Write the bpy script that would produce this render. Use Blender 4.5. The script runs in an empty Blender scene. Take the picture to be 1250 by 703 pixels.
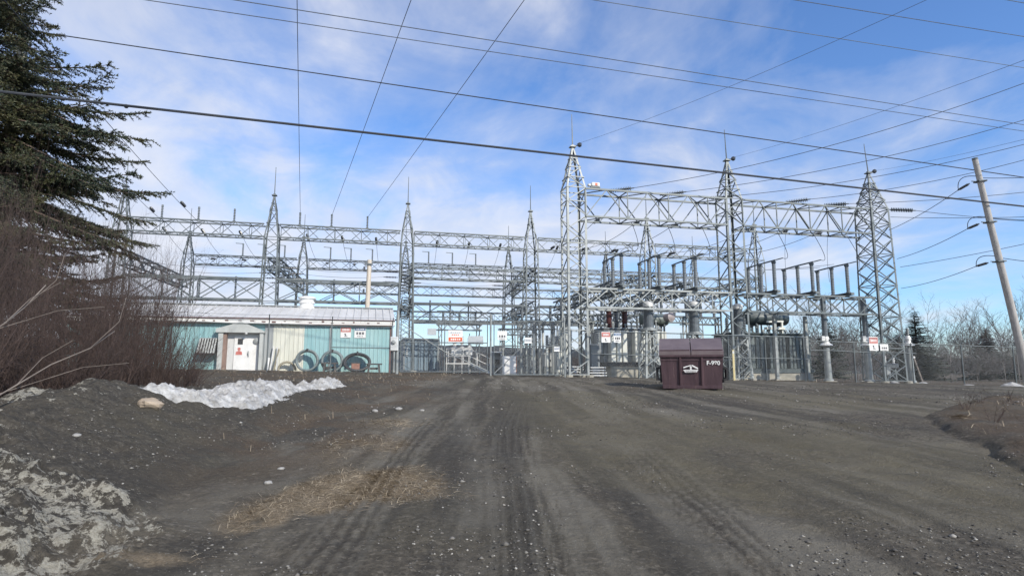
import bpy, math, random
import numpy as np
from mathutils import Vector, Matrix, Quaternion

scene = bpy.context.scene
COL = scene.collection
R = math.radians
rng = random.Random(7)
nrng = np.random.default_rng(11)

# ------------------------------------------------------------------ camera
F, PITCH, EYE = 740.0, 7.8, 0.35
cam_d = bpy.data.cameras.new('camera')
cam = bpy.data.objects.new('camera', cam_d)
COL.objects.link(cam)
cam.location = (0, 0, EYE)
cam.rotation_euler = (R(90 + PITCH), 0, 0)
cam_d.sensor_width = 36.0
cam_d.lens = F / 1250 * 36.0
cam_d.clip_start = 0.05
cam_d.clip_end = 3000
scene.camera = cam
CP, SP = math.cos(R(PITCH)), math.sin(R(PITCH))


def P(px, py, Y):
    """World point that the photograph shows at pixel (px, py), Y metres ahead."""
    dx, dy = (px - 625) / F, (351.5 - py) / F
    d = Vector((dx, CP - dy * SP, SP + dy * CP))
    return Vector((0, 0, EYE)) + d * (Y / d.y)


# ------------------------------------------------------------------ numpy noise
_tab = np.random.default_rng(3).random((256, 256))


def vnoise(x, y):
    xi, yi = np.floor(x).astype(int), np.floor(y).astype(int)
    fx, fy = x - xi, y - yi
    fx, fy = fx * fx * (3 - 2 * fx), fy * fy * (3 - 2 * fy)
    a, b = _tab[xi & 255, yi & 255], _tab[(xi + 1) & 255, yi & 255]
    c, d = _tab[xi & 255, (yi + 1) & 255], _tab[(xi + 1) & 255, (yi + 1) & 255]
    return (a * (1 - fx) + b * fx) * (1 - fy) + (c * (1 - fx) + d * fx) * fy


def fbm(x, y, f, octaves=4, gain=.5, seed=0):
    v, a, tot = 0, 1, 0
    for i in range(octaves):
        v = v + a * vnoise(x * f + 17.3 * i + seed * 31.7, y * f + 9.1 * i + seed * 12.9)
        tot += a
        a *= gain
        f *= 2.03
    return v / tot


def sst(a, b, x):
    t = np.clip((x - a) / (b - a), 0, 1)
    return t * t * (3 - 2 * t)


# ------------------------------------------------------------------ terrain
_py = np.array([-60, -8, 0, 4, 9, 14, 18, 22, 25, 28, 34, 60])
_pt = np.array([0, -.02, 0, .17, .43, .67, .83, .93, .98, 1.0, 1.0, 1.0])


def base_h(x, y):
    t = 0
    for dy in (-1.5, -.75, 0, .75, 1.5):
        t = t + np.interp(y + dy, _py, _pt) / 5
    yard = .13 - .02 * np.clip(x, -30, 34)
    return -1.15 + (yard + 1.15) * t


def berm_c(y):
    return -5.35 + .25 * np.sin(y * .55) - .02 * (y - 8)


def berm_m(x, y):
    """Height of the gravel bank along the left edge of the drive."""
    c = berm_c(y)
    d = x - c
    dd = d + .45 * (fbm(x, y, .9, 4, seed=4) - .5)
    right = np.clip(1 - dd / 2.2, 0, 1) ** .85
    left = 1 - .45 * sst(0, 3.0, -d)
    along = sst(-6, -1, y) * (1 - sst(14.5, 20.5, y))
    top = (.70 + .22 * (fbm(x, y, .5, 3, seed=2) - .5)) * (1 - .72 * sst(8.0, 15, y))
    return top * np.where(d > 0, right, left) * along


def mound_m(x, y):
    ex = x - (5.4 + .42 * np.maximum(y - 6.5, 0) * (y < 12) + 2.31 * (y >= 12) + 1.1 * np.maximum(y - 12, 0) * (y >= 12))
    ex = ex + .5 * (fbm(x, y, .8, 3, seed=9) - .5)
    return sst(0, .9, ex) * sst(5.2, 6.6, y - .12 * (x - 5)) * (1 - sst(15, 19, y))


def track_w(x, y):
    """Signed pattern of the wheel ruts that fan out from the gate."""
    s = 0
    for x0, k, c, w, a in TRACKS:
        xc = x0 + k * (27 - y) + c * (27 - y) ** 2
        d = (x - xc + .10 * np.sin(y * .8 + x0) + .5 * (fbm(x * 0 + x0, y, .16, 2, seed=23) - .5))
        s = s + a * np.exp(-(d / w) ** 2) * sst(.30, .55, fbm(x * .5 + 3 * x0, y, .22, 2, seed=29))
    return s


# x at the gate, slope, curvature, half width, strength
TRACKS = [(-1.5, .050, .0004, .20, .9), (.1, .050, .0004, .20, .9), (-1.9, .03, -.0006, .16, .6), (-.5, .03, -.0006, .16, .6),
          (-.8, .10, .0022, .24, .8), (.9, .11, .0024, .22, 1.0), (-.4, .10, .0075, .24, .8), (1.2, .13, .0085, .26, 1.0),
          (1.7, .2, .0115, .30, .9), (2.9, .22, .012, .26, .7)]


def tread_lines(x, y):
    """Fresh tyre ribs running towards the gate, nearest the camera."""
    out = 0
    for x0, k, w in ((.10, .012, .26), (1.62, .035, .22), (-1.35, .0, .20)):
        d = x - x0 - k * (y - 4) - .10 * np.sin(y * .5)
        out = out + np.exp(-(d / w) ** 4) * (.5 + .5 * np.sin(d * 2 * np.pi / .115)) * sst(.34, .5, fbm(x * .3 + x0, y, .35, 2, seed=71))
    return out * (1 - sst(9, 14, y)) * sst(2, 3.2, y)


def height(x, y):
    x, y = np.asarray(x, float), np.asarray(y, float)
    h = base_h(x, y)
    b, m = berm_m(x, y), mound_m(x, y)
    near = 1 - sst(35, 70, y)
    h = h + b + .13 * m * (.7 + .6 * fbm(x, y, .7, 3, seed=19))
    h = h - .045 * np.exp(-((mound_m(x, y) - .18) / .12) ** 2) * (y < 14)
    h = h + near * (.05 * (fbm(x, y, .45, 3, seed=1) - .5) + .05 * (fbm(x, y, 2.1, 4, seed=5) - .5) * (1 + 2.2 * np.clip(b, 0, 1) + 1.2 * m) + .05 * (fbm(x, y, 5.5, 3, seed=37) - .5) * (.35 + 2.4 * sst(.03, .3, b)))
    road = np.clip(1 - 2 * b, 0, 1) * (1 - m)
    ru = track_w(x, y)
    h = h - near * road * .042 * ru
    h = h - near * .013 * tread_lines(x, y)
    tread = np.sin((y + .3 * x) * 14) * np.exp(-((ru - .7) / .4) ** 2)
    h = h + near * road * .009 * tread * (y < 14)
    return h


def g(x, y):
    return float(height(np.array([x]), np.array([y]))[0])


def ground_at(px, py):
    """Where the ray of a pixel meets the ground."""
    Y = np.linspace(2, 60, 1200)
    dx, dy = (px - 625) / F, (351.5 - py) / F
    d = np.array((dx, CP - dy * SP, SP + dy * CP))
    x, z = d[0] / d[1] * Y, EYE + d[2] / d[1] * Y
    k = np.argmax(z < height(x, Y))
    return float(x[k]), float(Y[k])


# ------------------------------------------------------------------ materials
def new_mat(name):
    m = bpy.data.materials.new(name)
    m.use_nodes = True
    nt = m.node_tree
    return m, nt, nt.nodes['Principled BSDF']


def N(nt, typ, **kw):
    n = nt.nodes.new(typ)
    for k, v in kw.items():
        if k in n.inputs:
            n.inputs[k].default_value = v
        else:
            setattr(n, k, v)
    return n


def ramp(nt, fac, stops):
    r = N(nt, 'ShaderNodeValToRGB')
    el = r.color_ramp.elements
    while len(el) < len(stops):
        el.new(.5)
    for e, (p, c) in zip(el, stops):
        e.position = p
        e.color = (*c, 1) if len(c) == 3 else c
    nt.links.new(fac, r.inputs['Fac'])
    return r.outputs['Color']


def mixc(nt, fac, a, b, mode='MIX'):
    n = N(nt, 'ShaderNodeMix', data_type='RGBA', blend_type=mode)
    for sock, v in ((n.inputs[0], fac), (n.inputs[6], a), (n.inputs[7], b)):
        if isinstance(v, (int, float)):
            sock.default_value = v
        elif isinstance(v, tuple):
            sock.default_value = (*v, 1)
        else:
            nt.links.new(v, sock)
    return n.outputs[2]


def math_(nt, op, a, b=None):
    n = N(nt, 'ShaderNodeMath', operation=op)
    for i, v in enumerate((a, b)):
        if v is None:
            continue
        if isinstance(v, (int, float)):
            n.inputs[i].default_value = v
        else:
            nt.links.new(v, n.inputs[i])
    return n.outputs[0]


def coords(nt, scale=(1, 1, 1), kind='Object'):
    t = N(nt, 'ShaderNodeTexCoord')
    mp = N(nt, 'ShaderNodeMapping')
    mp.inputs['Scale'].default_value = scale
    nt.links.new(t.outputs[kind], mp.inputs['Vector'])
    return mp.outputs['Vector']


def noise(nt, vec, scale, detail=4, rough=.55):
    n = N(nt, 'ShaderNodeTexNoise', Scale=scale, Detail=detail, Roughness=rough)
    nt.links.new(vec, n.inputs['Vector'])
    return n.outputs['Fac']


def weathered(name, a, b, rough=.6, metal=0.0, scale=3.0, stretch=(1, 1, 1), bump=0.0, speck=None):
    m, nt, bs = new_mat(name)
    v = coords(nt, stretch)
    f = noise(nt, v, scale, 6, .65)
    col = ramp(nt, f, [(.32, a), (.68, b)])
    if speck:
        f2 = noise(nt, v, scale * 3.1, 5, .7)
        col = mixc(nt, ramp(nt, f2, [(.60, (0, 0, 0)), (.72, (1, 1, 1))]), col, speck)
    nt.links.new(col, bs.inputs['Base Color'])
    bs.inputs['Roughness'].default_value = rough
    bs.inputs['Metallic'].default_value = metal
    if bump:
        bn = N(nt, 'ShaderNodeBump', Strength=bump, Distance=.02)
        nt.links.new(noise(nt, v, scale * 6, 4), bn.inputs['Height'])
        nt.links.new(bn.outputs['Normal'], bs.inputs['Normal'])
    return m


MT = {}
MT['steel'] = weathered('galvanised_steel', (.095, .115, .122), (.175, .195, .20), .5, .3, 1.7)
MT['steel_old'] = weathered('dull_galvanised_steel', (.08, .095, .105), (.14, .16, .17), .55, .3, 1.7)
MT['steel_lt'] = weathered('pale_galvanised_steel', (.21, .23, .23), (.32, .34, .335), .5, .25, 2)
MT['insul'] = weathered('grey_porcelain', (.11, .13, .145), (.19, .21, .225), .3, 0, 4)
MT['insul_dark'] = weathered('dark_porcelain', (.035, .04, .05), (.07, .075, .085), .3, 0, 4)
MT['insul_red'] = weathered('red_brown_porcelain', (.05, .02, .02), (.11, .04, .035), .25, 0, 4)
MT['pale_cap'] = weathered('white_metal_cap', (.55, .56, .55), (.72, .72, .70), .45, .1, 3)
MT['pink_cap'] = weathered('faded_pink_metal_cap', (.30, .26, .255), (.42, .37, .36), .5, .1, 3)
MT['wire'] = weathered('dark_cable', (.03, .035, .045), (.055, .06, .07), .6, .1, 2)
MT['wire_al'] = weathered('bare_aluminium_wire', (.10, .12, .15), (.17, .19, .22), .45, .5, 2)
MT['concrete'] = weathered('weathered_concrete', (.26, .25, .21), (.40, .38, .32), .9, 0, 2.5, bump=.4, speck=(.2, .19, .16))
MT['rad_pale'] = weathered('pale_grey_paint', (.52, .54, .50), (.68, .69, .64), .45, .1, 2.2, (1, 1, .3))
MT['tank_grey'] = weathered('grey_tank_paint', (.15, .17, .18), (.22, .24, .25), .5, .1, 2)
MT['tank_green'] = weathered('dark_green_grey_paint', (.035, .05, .055), (.065, .085, .09), .45, .1, 1.6, (1, 1, .4))
MT['fin_green'] = weathered('dull_green_fin_paint', (.06, .08, .085), (.11, .135, .135), .45, .1, 1.6, (1, 1, .4))
MT['green_grey'] = weathered('green_grey_paint', (.13, .16, .15), (.2, .23, .21), .5, .1, 2)
MT['dark'] = weathered('sooty_black_paint', (.012, .012, .014), (.03, .03, .032), .6, 0, 3)
MT['rubber'] = weathered('black_hose', (.015, .017, .02), (.04, .042, .045), .55, 0, 5)
MT['hose_grey'] = weathered('grey_hose', (.10, .13, .14), (.18, .22, .22), .55, 0, 5)
MT['hose_tan'] = weathered('tan_hose', (.22, .2, .14), (.36, .33, .25), .6, 0, 5)
MT['wood_dark'] = weathered('dark_wet_wood', (.04, .04, .04), (.09, .085, .08), .8, 0, 4)
MT['wood_red'] = weathered('reddish_wood', (.22, .11, .08), (.36, .2, .15), .8, 0, 4)
MT['pole'] = weathered('grey_utility_pole_wood', (.30, .29, .28), (.47, .455, .44), .85, 0, 2.2, (9, 9, .5), .5, (.12, .1, .09))
MT['pole_pale'] = weathered('pale_utility_pole_wood', (.45, .40, .33), (.62, .56, .48), .85, 0, 2.2, (9, 9, .5), .5)
MT['white'] = weathered('white_paint', (.66, .67, .66), (.8, .8, .79), .5, 0, 2.5)
MT['white_dirty'] = weathered('dirty_white_paint', (.5, .52, .52), (.68, .69, .68), .55, 0, 2.0, (1, 1, .3), speck=(.4, .4, .38))
MT['cream'] = weathered('cream_siding', (.55, .56, .48), (.68, .68, .60), .5, .05, 1.6, (2, 2, .25))
MT['teal'] = weathered('faded_teal_siding', (.20, .385, .41), (.29, .475, .49), .5, .05, 1.3, (2, 2, .25), speck=(.36, .55, .55))
MT['teal_pale'] = weathered('chalky_teal_siding', (.225, .41, .425), (.325, .50, .505), .55, .05, 1.3, (2, 2, .25), speck=(.42, .58, .56))
MT['roof'] = weathered('grey_metal_roof', (.52, .52, .51), (.66, .66, .65), .5, .1, 1.2, (1, .2, 1))
MT['fascia'] = weathered('rust_streaked_white_fascia', (.62, .62, .6), (.72, .72, .7), .6, 0, 2.2, (1, 1, 1), speck=(.24, .09, .07))
MT['rust'] = weathered('dark_red_rusty_trim', (.10, .055, .05), (.2, .12, .11), .7, .1, 3)
MT['grey_panel'] = weathered('grey_sheet_metal', (.25, .27, .28), (.36, .38, .38), .55, .1, 1.8, (1, 1, .3))
MT['porch'] = weathered('pale_grey_porch_metal', (.38, .40, .39), (.5, .52, .5), .55, .1, 1.8)
MT['brown_panel'] = weathered('brown_board', (.2, .13, .10), (.3, .2, .16), .7, 0, 2.5, (2, 2, .3))
MT['blue_box'] = weathered('blue_grey_container_paint', (.13, .19, .24), (.19, .255, .31), .5, .1, 1.5, (2, 2, .3), speck=(.2, .24, .27))
MT['sign_red'] = weathered('faded_red_sign_paint', (.45, .12, .10), (.55, .2, .17), .5, 0, 6)
MT['sign_orange'] = weathered('orange_red_sign_paint', (.58, .09, .03), (.66, .15, .06), .5, 0, 6)
MT['sign_blue'] = weathered('dull_blue_sign_paint', (.07, .13, .24), (.12, .2, .32), .5, 0, 6)
MT['sign_grey'] = weathered('grey_sign_back', (.4, .43, .45), (.5, .53, .55), .5, .1, 6)
MT['ink'] = weathered('dark_sign_ink', (.05, .05, .06), (.1, .1, .11), .6, 0, 6)
MT['maroon'] = weathered('maroon_dumpster_paint', (.040, .021, .027), (.078, .045, .053), .55, .1, 1.6, (3, 3, .4), speck=(.13, .085, .085), bump=.3)
MT['maroon_lid'] = weathered('faded_maroon_plastic_lid', (.105, .080, .085), (.165, .132, .136), .5, 0, 2.2)
MT['yellow'] = weathered('faded_yellow_paint', (.5, .42, .2), (.62, .54, .32), .6, 0, 3)
MT['snow'] = weathered('old_dirty_snow', (.22, .212, .195), (.52, .52, .51), .8, 0, 6, bump=1.0, speck=(.15, .135, .115))
MT['bark'] = weathered('grey_brown_bark', (.07, .05, .04), (.15, .11, .085), .9, 0, 6)
MT['twig_red'] = weathered('red_brown_twigs', (.040, .028, .024), (.095, .064, .054), .85, 0, 3)
MT['twig_pale'] = weathered('pale_dry_branches', (.12, .10, .088), (.22, .19, .165), .85, 0, 4)
MT['twig_grey'] = weathered('grey_bare_twigs', (.07, .064, .062), (.145, .132, .126), .85, 0, 2)
MT['pine_far'] = weathered('dark_distant_needles', (.022, .032, .026), (.055, .062, .046), .8, 0, 2)


def needle_mat():
    m, nt, bs = new_mat('spruce_needles')
    ge = N(nt, 'ShaderNodeNewGeometry')
    v = coords(nt)
    f = noise(nt, v, 1.3, 4)
    a = ramp(nt, ge.outputs['Random Per Island'], [(0, (.012, .024, .017)), (.55, (.032, .050, .030)), (1, (.085, .10, .052))])
    col = mixc(nt, ramp(nt, f, [(.42, (0, 0, 0)), (.68, (1, 1, 1))]), a, (.085, .082, .03))
    nt.links.new(col, bs.inputs['Base Color'])
    bs.inputs['Roughness'].default_value = .6
    return m


MT['needles'] = needle_mat()


def gravel_mat():
    m, nt, bs = new_mat('gravel_stones')
    ge = N(nt, 'ShaderNodeNewGeometry')
    col = ramp(nt, ge.outputs['Random Per Island'], [(0, (.045, .042, .038)), (.5, (.10, .094, .084)), (.85, (.19, .18, .16)), (1, (.40, .385, .35))])
    nt.links.new(col, bs.inputs['Base Color'])
    bs.inputs['Roughness'].default_value = .85
    return m


MT['stones'] = gravel_mat()


def straw_mat():
    m, nt, bs = new_mat('dry_straw')
    ge = N(nt, 'ShaderNodeNewGeometry')
    col = ramp(nt, ge.outputs['Random Per Island'], [(0, (.15, .11, .07)), (.5, (.31, .245, .16)), (1, (.52, .44, .31))])
    nt.links.new(col, bs.inputs['Base Color'])
    bs.inputs['Roughness'].default_value = .8
    return m


MT['straw'] = straw_mat()


def mesh_fence_mat():
    m, nt, bs = new_mat('chain_link_mesh')
    t = N(nt, 'ShaderNodeTexCoord')
    sep = N(nt, 'ShaderNodeSeparateXYZ')
    nt.links.new(t.outputs['Object'], sep.inputs[0])
    h = math_(nt, 'ADD', sep.outputs['X'], sep.outputs['Y'])
    a = math_(nt, 'PINGPONG', math_(nt, 'ADD', h, sep.outputs['Z']), .027)
    b = math_(nt, 'PINGPONG', math_(nt, 'SUBTRACT', h, sep.outputs['Z']), .027)
    wire = math_(nt, 'LESS_THAN', math_(nt, 'MINIMUM', a, b), .0013)
    tr = N(nt, 'ShaderNodeBsdfTransparent')
    mx = N(nt, 'ShaderNodeMixShader')
    nt.links.new(wire, mx.inputs[0])
    nt.links.new(tr.outputs[0], mx.inputs[1])
    nt.links.new(bs.outputs[0], mx.inputs[2])
    bs.inputs['Base Color'].default_value = (.30, .32, .33, 1)
    bs.inputs['Metallic'].default_value = .3
    bs.inputs['Roughness'].default_value = .5
    nt.links.new(mx.outputs[0], nt.nodes['Material Output'].inputs['Surface'])
    return m


MT['chain'] = mesh_fence_mat()


def ground_mat():
    m, nt, bs = new_mat('gravel_ground')
    v = coords(nt)
    at = lambda n: N(nt, 'ShaderNodeAttribute', attribute_name=n).outputs['Fac']
    fine = noise(nt, v, 38, 6, .75)
    mid = noise(nt, v, 2.2, 5, .6)
    big = noise(nt, v, .35, 4, .55)
    vor = N(nt, 'ShaderNodeTexVoronoi', Scale=45.0)
    nt.links.new(v, vor.inputs['Vector'])
    cell = N(nt, 'ShaderNodeTexVoronoi', Scale=30.0)
    nt.links.new(v, cell.inputs['Vector'])
    cs = N(nt, 'ShaderNodeSeparateColor')
    nt.links.new(cell.outputs['Color'], cs.inputs[0])
    clod = noise(nt, v, 11, 6, .7)
    gr = ramp(nt, cs.outputs[0], [(.0, (.032, .028, .022)), (.45, (.094, .082, .064)), (.8, (.165, .146, .115)), (1, (.34, .305, .25))])
    base = mixc(nt, .55, gr, ramp(nt, fine, [(.28, (.034, .031, .026)), (.5, (.106, .093, .073)), (.72, (.205, .182, .145))]))
    base = mixc(nt, ramp(nt, clod, [(.38, (.75, .75, .75)), (.55, (0, 0, 0))]), base, (.034, .031, .027))
    base = mixc(nt, ramp(nt, mid, [(.35, (0, 0, 0)), (.7, (.55, .55, .55))]), base, (.13, .112, .084))
    base = mixc(nt, ramp(nt, big, [(.45, (0, 0, 0)), (.66, (.5, .5, .5))]), base, (.112, .102, .072))
    # compacted pale dust beside and in the wheel tracks, dark damp lanes
    base = mixc(nt, math_(nt, 'MULTIPLY', at('pale'), math_(nt, 'ADD', mid, .15)), base, (.205, .190, .155))
    base = mixc(nt, math_(nt, 'MULTIPLY', at('damp'), .85), base, mixc(nt, .68, base, mixc(nt, fine, (.022, .021, .019), (.070, .066, .059))))
    base = mixc(nt, math_(nt, 'MULTIPLY', at('moss'), math_(nt, 'MULTIPLY', mid, 1.0)), base, (.145, .128, .085))
    g_ = noise(nt, coords(nt, (1, .35, 1)), 55, 5, .8)
    brown = ramp(nt, g_, [(.3, (.10, .08, .055)), (.55, (.25, .20, .135)), (.8, (.40, .33, .235))])
    base = mixc(nt, at('straw'), base, brown)
    base = mixc(nt, at('rustgrass'), base, ramp(nt, g_, [(.3, (.046, .034, .025)), (.55, (.118, .088, .060)), (.8, (.225, .175, .115))]))
    sn = math_(nt, 'ADD', at('snow'), math_(nt, 'MULTIPLY', math_(nt, 'SUBTRACT', noise(nt, v, 7.5, 8, .76), .5), 3.2))
    snf = ramp(nt, sn, [(.47, (0, 0, 0)), (.56, (1, 1, 1))])
    base = mixc(nt, snf, base, ramp(nt, fine, [(.3, (.17, .155, .12)), (.6, (.42, .40, .335))]))
    # single pale stones
    wh = math_(nt, 'LESS_THAN', vor.outputs['Distance'], .2)
    pick = N(nt, 'ShaderNodeSeparateColor')
    nt.links.new(vor.outputs['Color'], pick.inputs[0])
    wh = math_(nt, 'MULTIPLY', wh, math_(nt, 'GREATER_THAN', pick.outputs[0], .86))
    base = mixc(nt, math_(nt, 'MULTIPLY', wh, .55), base, (.3, .29, .27))
    nt.links.new(base, bs.inputs['Base Color'])
    bs.inputs['Roughness'].default_value = .95
    bs.inputs['Specular IOR Level'].default_value = .2
    bn = N(nt, 'ShaderNodeBump', Strength=1.0, Distance=.045)
    hgt = math_(nt, 'ADD', math_(nt, 'MULTIPLY', fine, .7), math_(nt, 'MULTIPLY', noise(nt, v, 9, 6, .7), .9))
    nt.links.new(hgt, bn.inputs['Height'])
    nt.links.new(bn.outputs['Normal'], bs.inputs['Normal'])
    return m


# ------------------------------------------------------------------ mesh building
FRAME = {}          # object name -> world matrix its mesh coordinates are measured in


def tag(o, label=None, cat=None, group=None, kind=None):
    for k, v in (('label', label), ('category', cat), ('group', group), ('kind', kind)):
        if v:
            o[k] = v
    return o


def thing(name, label, cat, loc=(0, 0, 0), rz=0, group=None):
    o = bpy.data.objects.new(name, None)
    COL.objects.link(o)
    o.location = loc
    o.rotation_euler = (0, 0, rz)
    o.empty_display_size = .2
    FRAME[o.name] = Matrix.Translation(Vector(loc)) @ Matrix.Rotation(rz, 4, 'Z')
    return tag(o, label, cat, group)


def np_mesh(name, verts, faces, mat, parent=None, smooth=False):
    """Triangles or quads held in numpy arrays -> one linked mesh object."""
    me = bpy.data.meshes.new(name)
    verts, faces = np.asarray(verts, np.float32), np.asarray(faces, np.int32)
    k = faces.shape[1]
    me.vertices.add(len(verts))
    me.vertices.foreach_set('co', verts.ravel())
    me.loops.add(faces.size)
    me.loops.foreach_set('vertex_index', faces.ravel())
    me.polygons.add(len(faces))
    me.polygons.foreach_set('loop_start', np.arange(len(faces), dtype=np.int32) * k)
    me.polygons.foreach_set('loop_total', np.full(len(faces), k, np.int32))
    if smooth:
        me.polygons.foreach_set('use_smooth', np.ones(len(faces), bool))
    me.update(calc_edges=True)
    me.materials.append(mat)
    o = bpy.data.objects.new(name, me)
    COL.objects.link(o)
    if parent is not None:
        o.parent = parent
        FRAME[o.name] = FRAME.get(parent.name, Matrix.Identity(4))
    return o


class MB:
    """Collects shapes in one coordinate frame and links them as one mesh."""

    def __init__(s):
        s.v, s.f = [], []

    def add(s, verts, faces):
        k = len(s.v)
        s.v += [tuple(v) for v in verts]
        s.f += [tuple(i + k for i in f) for f in faces]
        return s

    def box(s, c, size, rot=None, bev=0):
        c = Vector(c)
        hx, hy, hz = size[0] / 2, size[1] / 2, size[2] / 2
        if bev:
            b = min(bev, hx * .45, hy * .45, hz * .45)
            vs, idx = [], {}
            for sx in (-1, 1):
                for sy in (-1, 1):
                    for sz in (-1, 1):
                        for ax in range(3):
                            p = [sx * (hx - (ax != 0) * b), sy * (hy - (ax != 1) * b), sz * (hz - (ax != 2) * b)]
                            idx[sx, sy, sz, ax] = len(vs)
                            vs.append(Vector(p))
            fs = []
            S = (-1, 1)
            for q in S:
                fs.append([idx[q, a, b_, 0] for a, b_ in ((-1, -1), (1, -1), (1, 1), (-1, 1))])
                fs.append([idx[a, q, b_, 1] for a, b_ in ((-1, -1), (1, -1), (1, 1), (-1, 1))])
                fs.append([idx[a, b_, q, 2] for a, b_ in ((-1, -1), (1, -1), (1, 1), (-1, 1))])
            for a in S:
                for c_ in S:
                    fs.append([idx[a, c_, -1, 0], idx[a, c_, 1, 0], idx[a, c_, 1, 1], idx[a, c_, -1, 1]])
                    fs.append([idx[a, -1, c_, 0], idx[a, 1, c_, 0], idx[a, 1, c_, 2], idx[a, -1, c_, 2]])
                    fs.append([idx[-1, a, c_, 1], idx[1, a, c_, 1], idx[1, a, c_, 2], idx[-1, a, c_, 2]])
                    for d in S:
                        fs.append([idx[a, c_, d, 0], idx[a, c_, d, 1], idx[a, c_, d, 2]])
        else:
            vs = [Vector((x, y, z)) for x in (-hx, hx) for y in (-hy, hy) for z in (-hz, hz)]
            fs = [(0, 1, 3, 2), (4, 6, 7, 5), (0, 4, 5, 1), (2, 3, 7, 6), (0, 2, 6, 4), (1, 5, 7, 3)]
        if rot is not None:
            vs = [rot @ v for v in vs]
        return s.add([v + c for v in vs], fs)

    def bar(s, p, q, w, h=None):
        p, q = Vector(p), Vector(q)
        h = h or w
        d = (q - p).normalized()
        up = Vector((0, 0, 1)) if abs(d.z) < .95 else Vector((1, 0, 0))
        a = d.cross(up).normalized() * (w / 2)
        b = d.cross(a).normalized() * (h / 2)
        vs = [e + i * a + j * b for e in (p, q) for i, j in ((-1, -1), (1, -1), (1, 1), (-1, 1))]
        return s.add(vs, [(0, 1, 5, 4), (1, 2, 6, 5), (2, 3, 7, 6), (3, 0, 4, 7), (3, 2, 1, 0), (4, 5, 6, 7)])

    def angle(s, p, q, w, inward):
        """A steel angle: two thin flanges meeting on the line p-q."""
        p, q = Vector(p), Vector(q)
        d = (q - p).normalized()
        t = w * .16
        ix, iy = inward
        for off, ww, hh in ((Vector((ix * w / 2, 0, 0)), (w, t), 0), (Vector((0, iy * w / 2, 0)), (t, w), 0)):
            a, b = Vector((ww[0] / 2, 0, 0)), Vector((0, ww[1] / 2, 0))
            vs = [e + off + i * a + j * b for e in (p, q) for i, j in ((-1, -1), (1, -1), (1, 1), (-1, 1))]
            s.add(vs, [(0, 1, 5, 4), (1, 2, 6, 5), (2, 3, 7, 6), (3, 0, 4, 7), (3, 2, 1, 0), (4, 5, 6, 7)])
        return s

    def tube(s, pts, r, n=6, r2=None, cap=True):
        pts = [Vector(p) for p in pts]
        m = len(pts)
        k = len(s.v)
        up = None
        for i, p in enumerate(pts):
            d = (pts[min(i + 1, m - 1)] - pts[max(i - 1, 0)])
            d = d.normalized() if d.length > 1e-9 else Vector((0, 0, 1))
            if up is None:
                up = Vector((0, 0, 1)) if abs(d.z) < .9 else Vector((1, 0, 0))
            a = d.cross(up).normalized()
            b = a.cross(d).normalized()
            up = b
            rr = r if r2 is None else r + (r2 - r) * i / max(m - 1, 1)
            for j in range(n):
                t = 2 * math.pi * j / n
                s.v.append(tuple(p + a * (rr * math.cos(t)) + b * (rr * math.sin(t))))
        for i in range(m - 1):
            for j in range(n):
                a0, a1 = k + i * n + j, k + i * n + (j + 1) % n
                s.f.append((a0, a1, a1 + n, a0 + n))
        if cap:
            s.f.append(tuple(k + j for j in range(n))[::-1])
            s.f.append(tuple(k + (m - 1) * n + j for j in range(n)))
        return s

    def lathe(s, o, prof, n=12, axis=(0, 0, 1)):
        """Turned shape: prof = [(distance along axis, radius)...] from point o."""
        o = Vector(o)
        q = Vector((0, 0, 1)).rotation_difference(Vector(axis).normalized())
        k = len(s.v)
        for z, r in prof:
            for j in range(n):
                t = 2 * math.pi * j / n
                s.v.append(tuple(o + q @ Vector((r * math.cos(t), r * math.sin(t), z))))
        for i in range(len(prof) - 1):
            for j in range(n):
                a0, a1 = k + i * n + j, k + i * n + (j + 1) % n
                s.f.append((a0, a1, a1 + n, a0 + n))
        s.f.append(tuple(k + j for j in range(n))[::-1])
        s.f.append(tuple(k + (len(prof) - 1) * n + j for j in range(n)))
        return s

    def ring(s, c, R_, r, n=28, m=8, axis=(0, 1, 0), a0=0, a1=2 * math.pi, squash=1.0):
        q = Vector((0, 0, 1)).rotation_difference(Vector(axis).normalized())
        c = Vector(c)
        full = abs(a1 - a0 - 2 * math.pi) < 1e-6
        pts = []
        for i in range(n + 1):
            t = a0 + (a1 - a0) * i / n
            p = q @ Vector((R_ * math.cos(t), R_ * math.sin(t), 0))
            p.z *= squash
            pts.append(c + p)
        return s.tube(pts, r, m, cap=not full)

    def prism(s, poly, y0, y1):
        """A polygon in x-z, extruded along y."""
        n = len(poly)
        vs = [(x, y0, z) for x, z in poly] + [(x, y1, z) for x, z in poly]
        fs = [tuple(range(n)), tuple(range(2 * n - 1, n - 1, -1))]
        fs += [(i, i + n, (i + 1) % n + n, (i + 1) % n) for i in range(n)]
        return s.add(vs, fs)

    def build(s, name, mat, parent=None, smooth=False, world=False, label=None):
        vs = s.v
        if world and parent is not None:
            inv = FRAME[parent.name].inverted()
            vs = [inv @ Vector(v) for v in vs]
        me = bpy.data.meshes.new(name)
        me.from_pydata([tuple(v) for v in vs], [], s.f)
        if smooth:
            me.polygons.foreach_set('use_smooth', [True] * len(me.polygons))
            try:
                me.set_sharp_from_angle(angle=R(40))
            except Exception:
                pass
        me.update()
        me.materials.append(MT[mat] if isinstance(mat, str) else mat)
        o = bpy.data.objects.new(name, me)
        COL.objects.link(o)
        if parent is not None:
            o.parent = parent
            FRAME[o.name] = FRAME.get(parent.name, Matrix.Identity(4))
        if label:
            o['label'] = label
        return o

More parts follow.
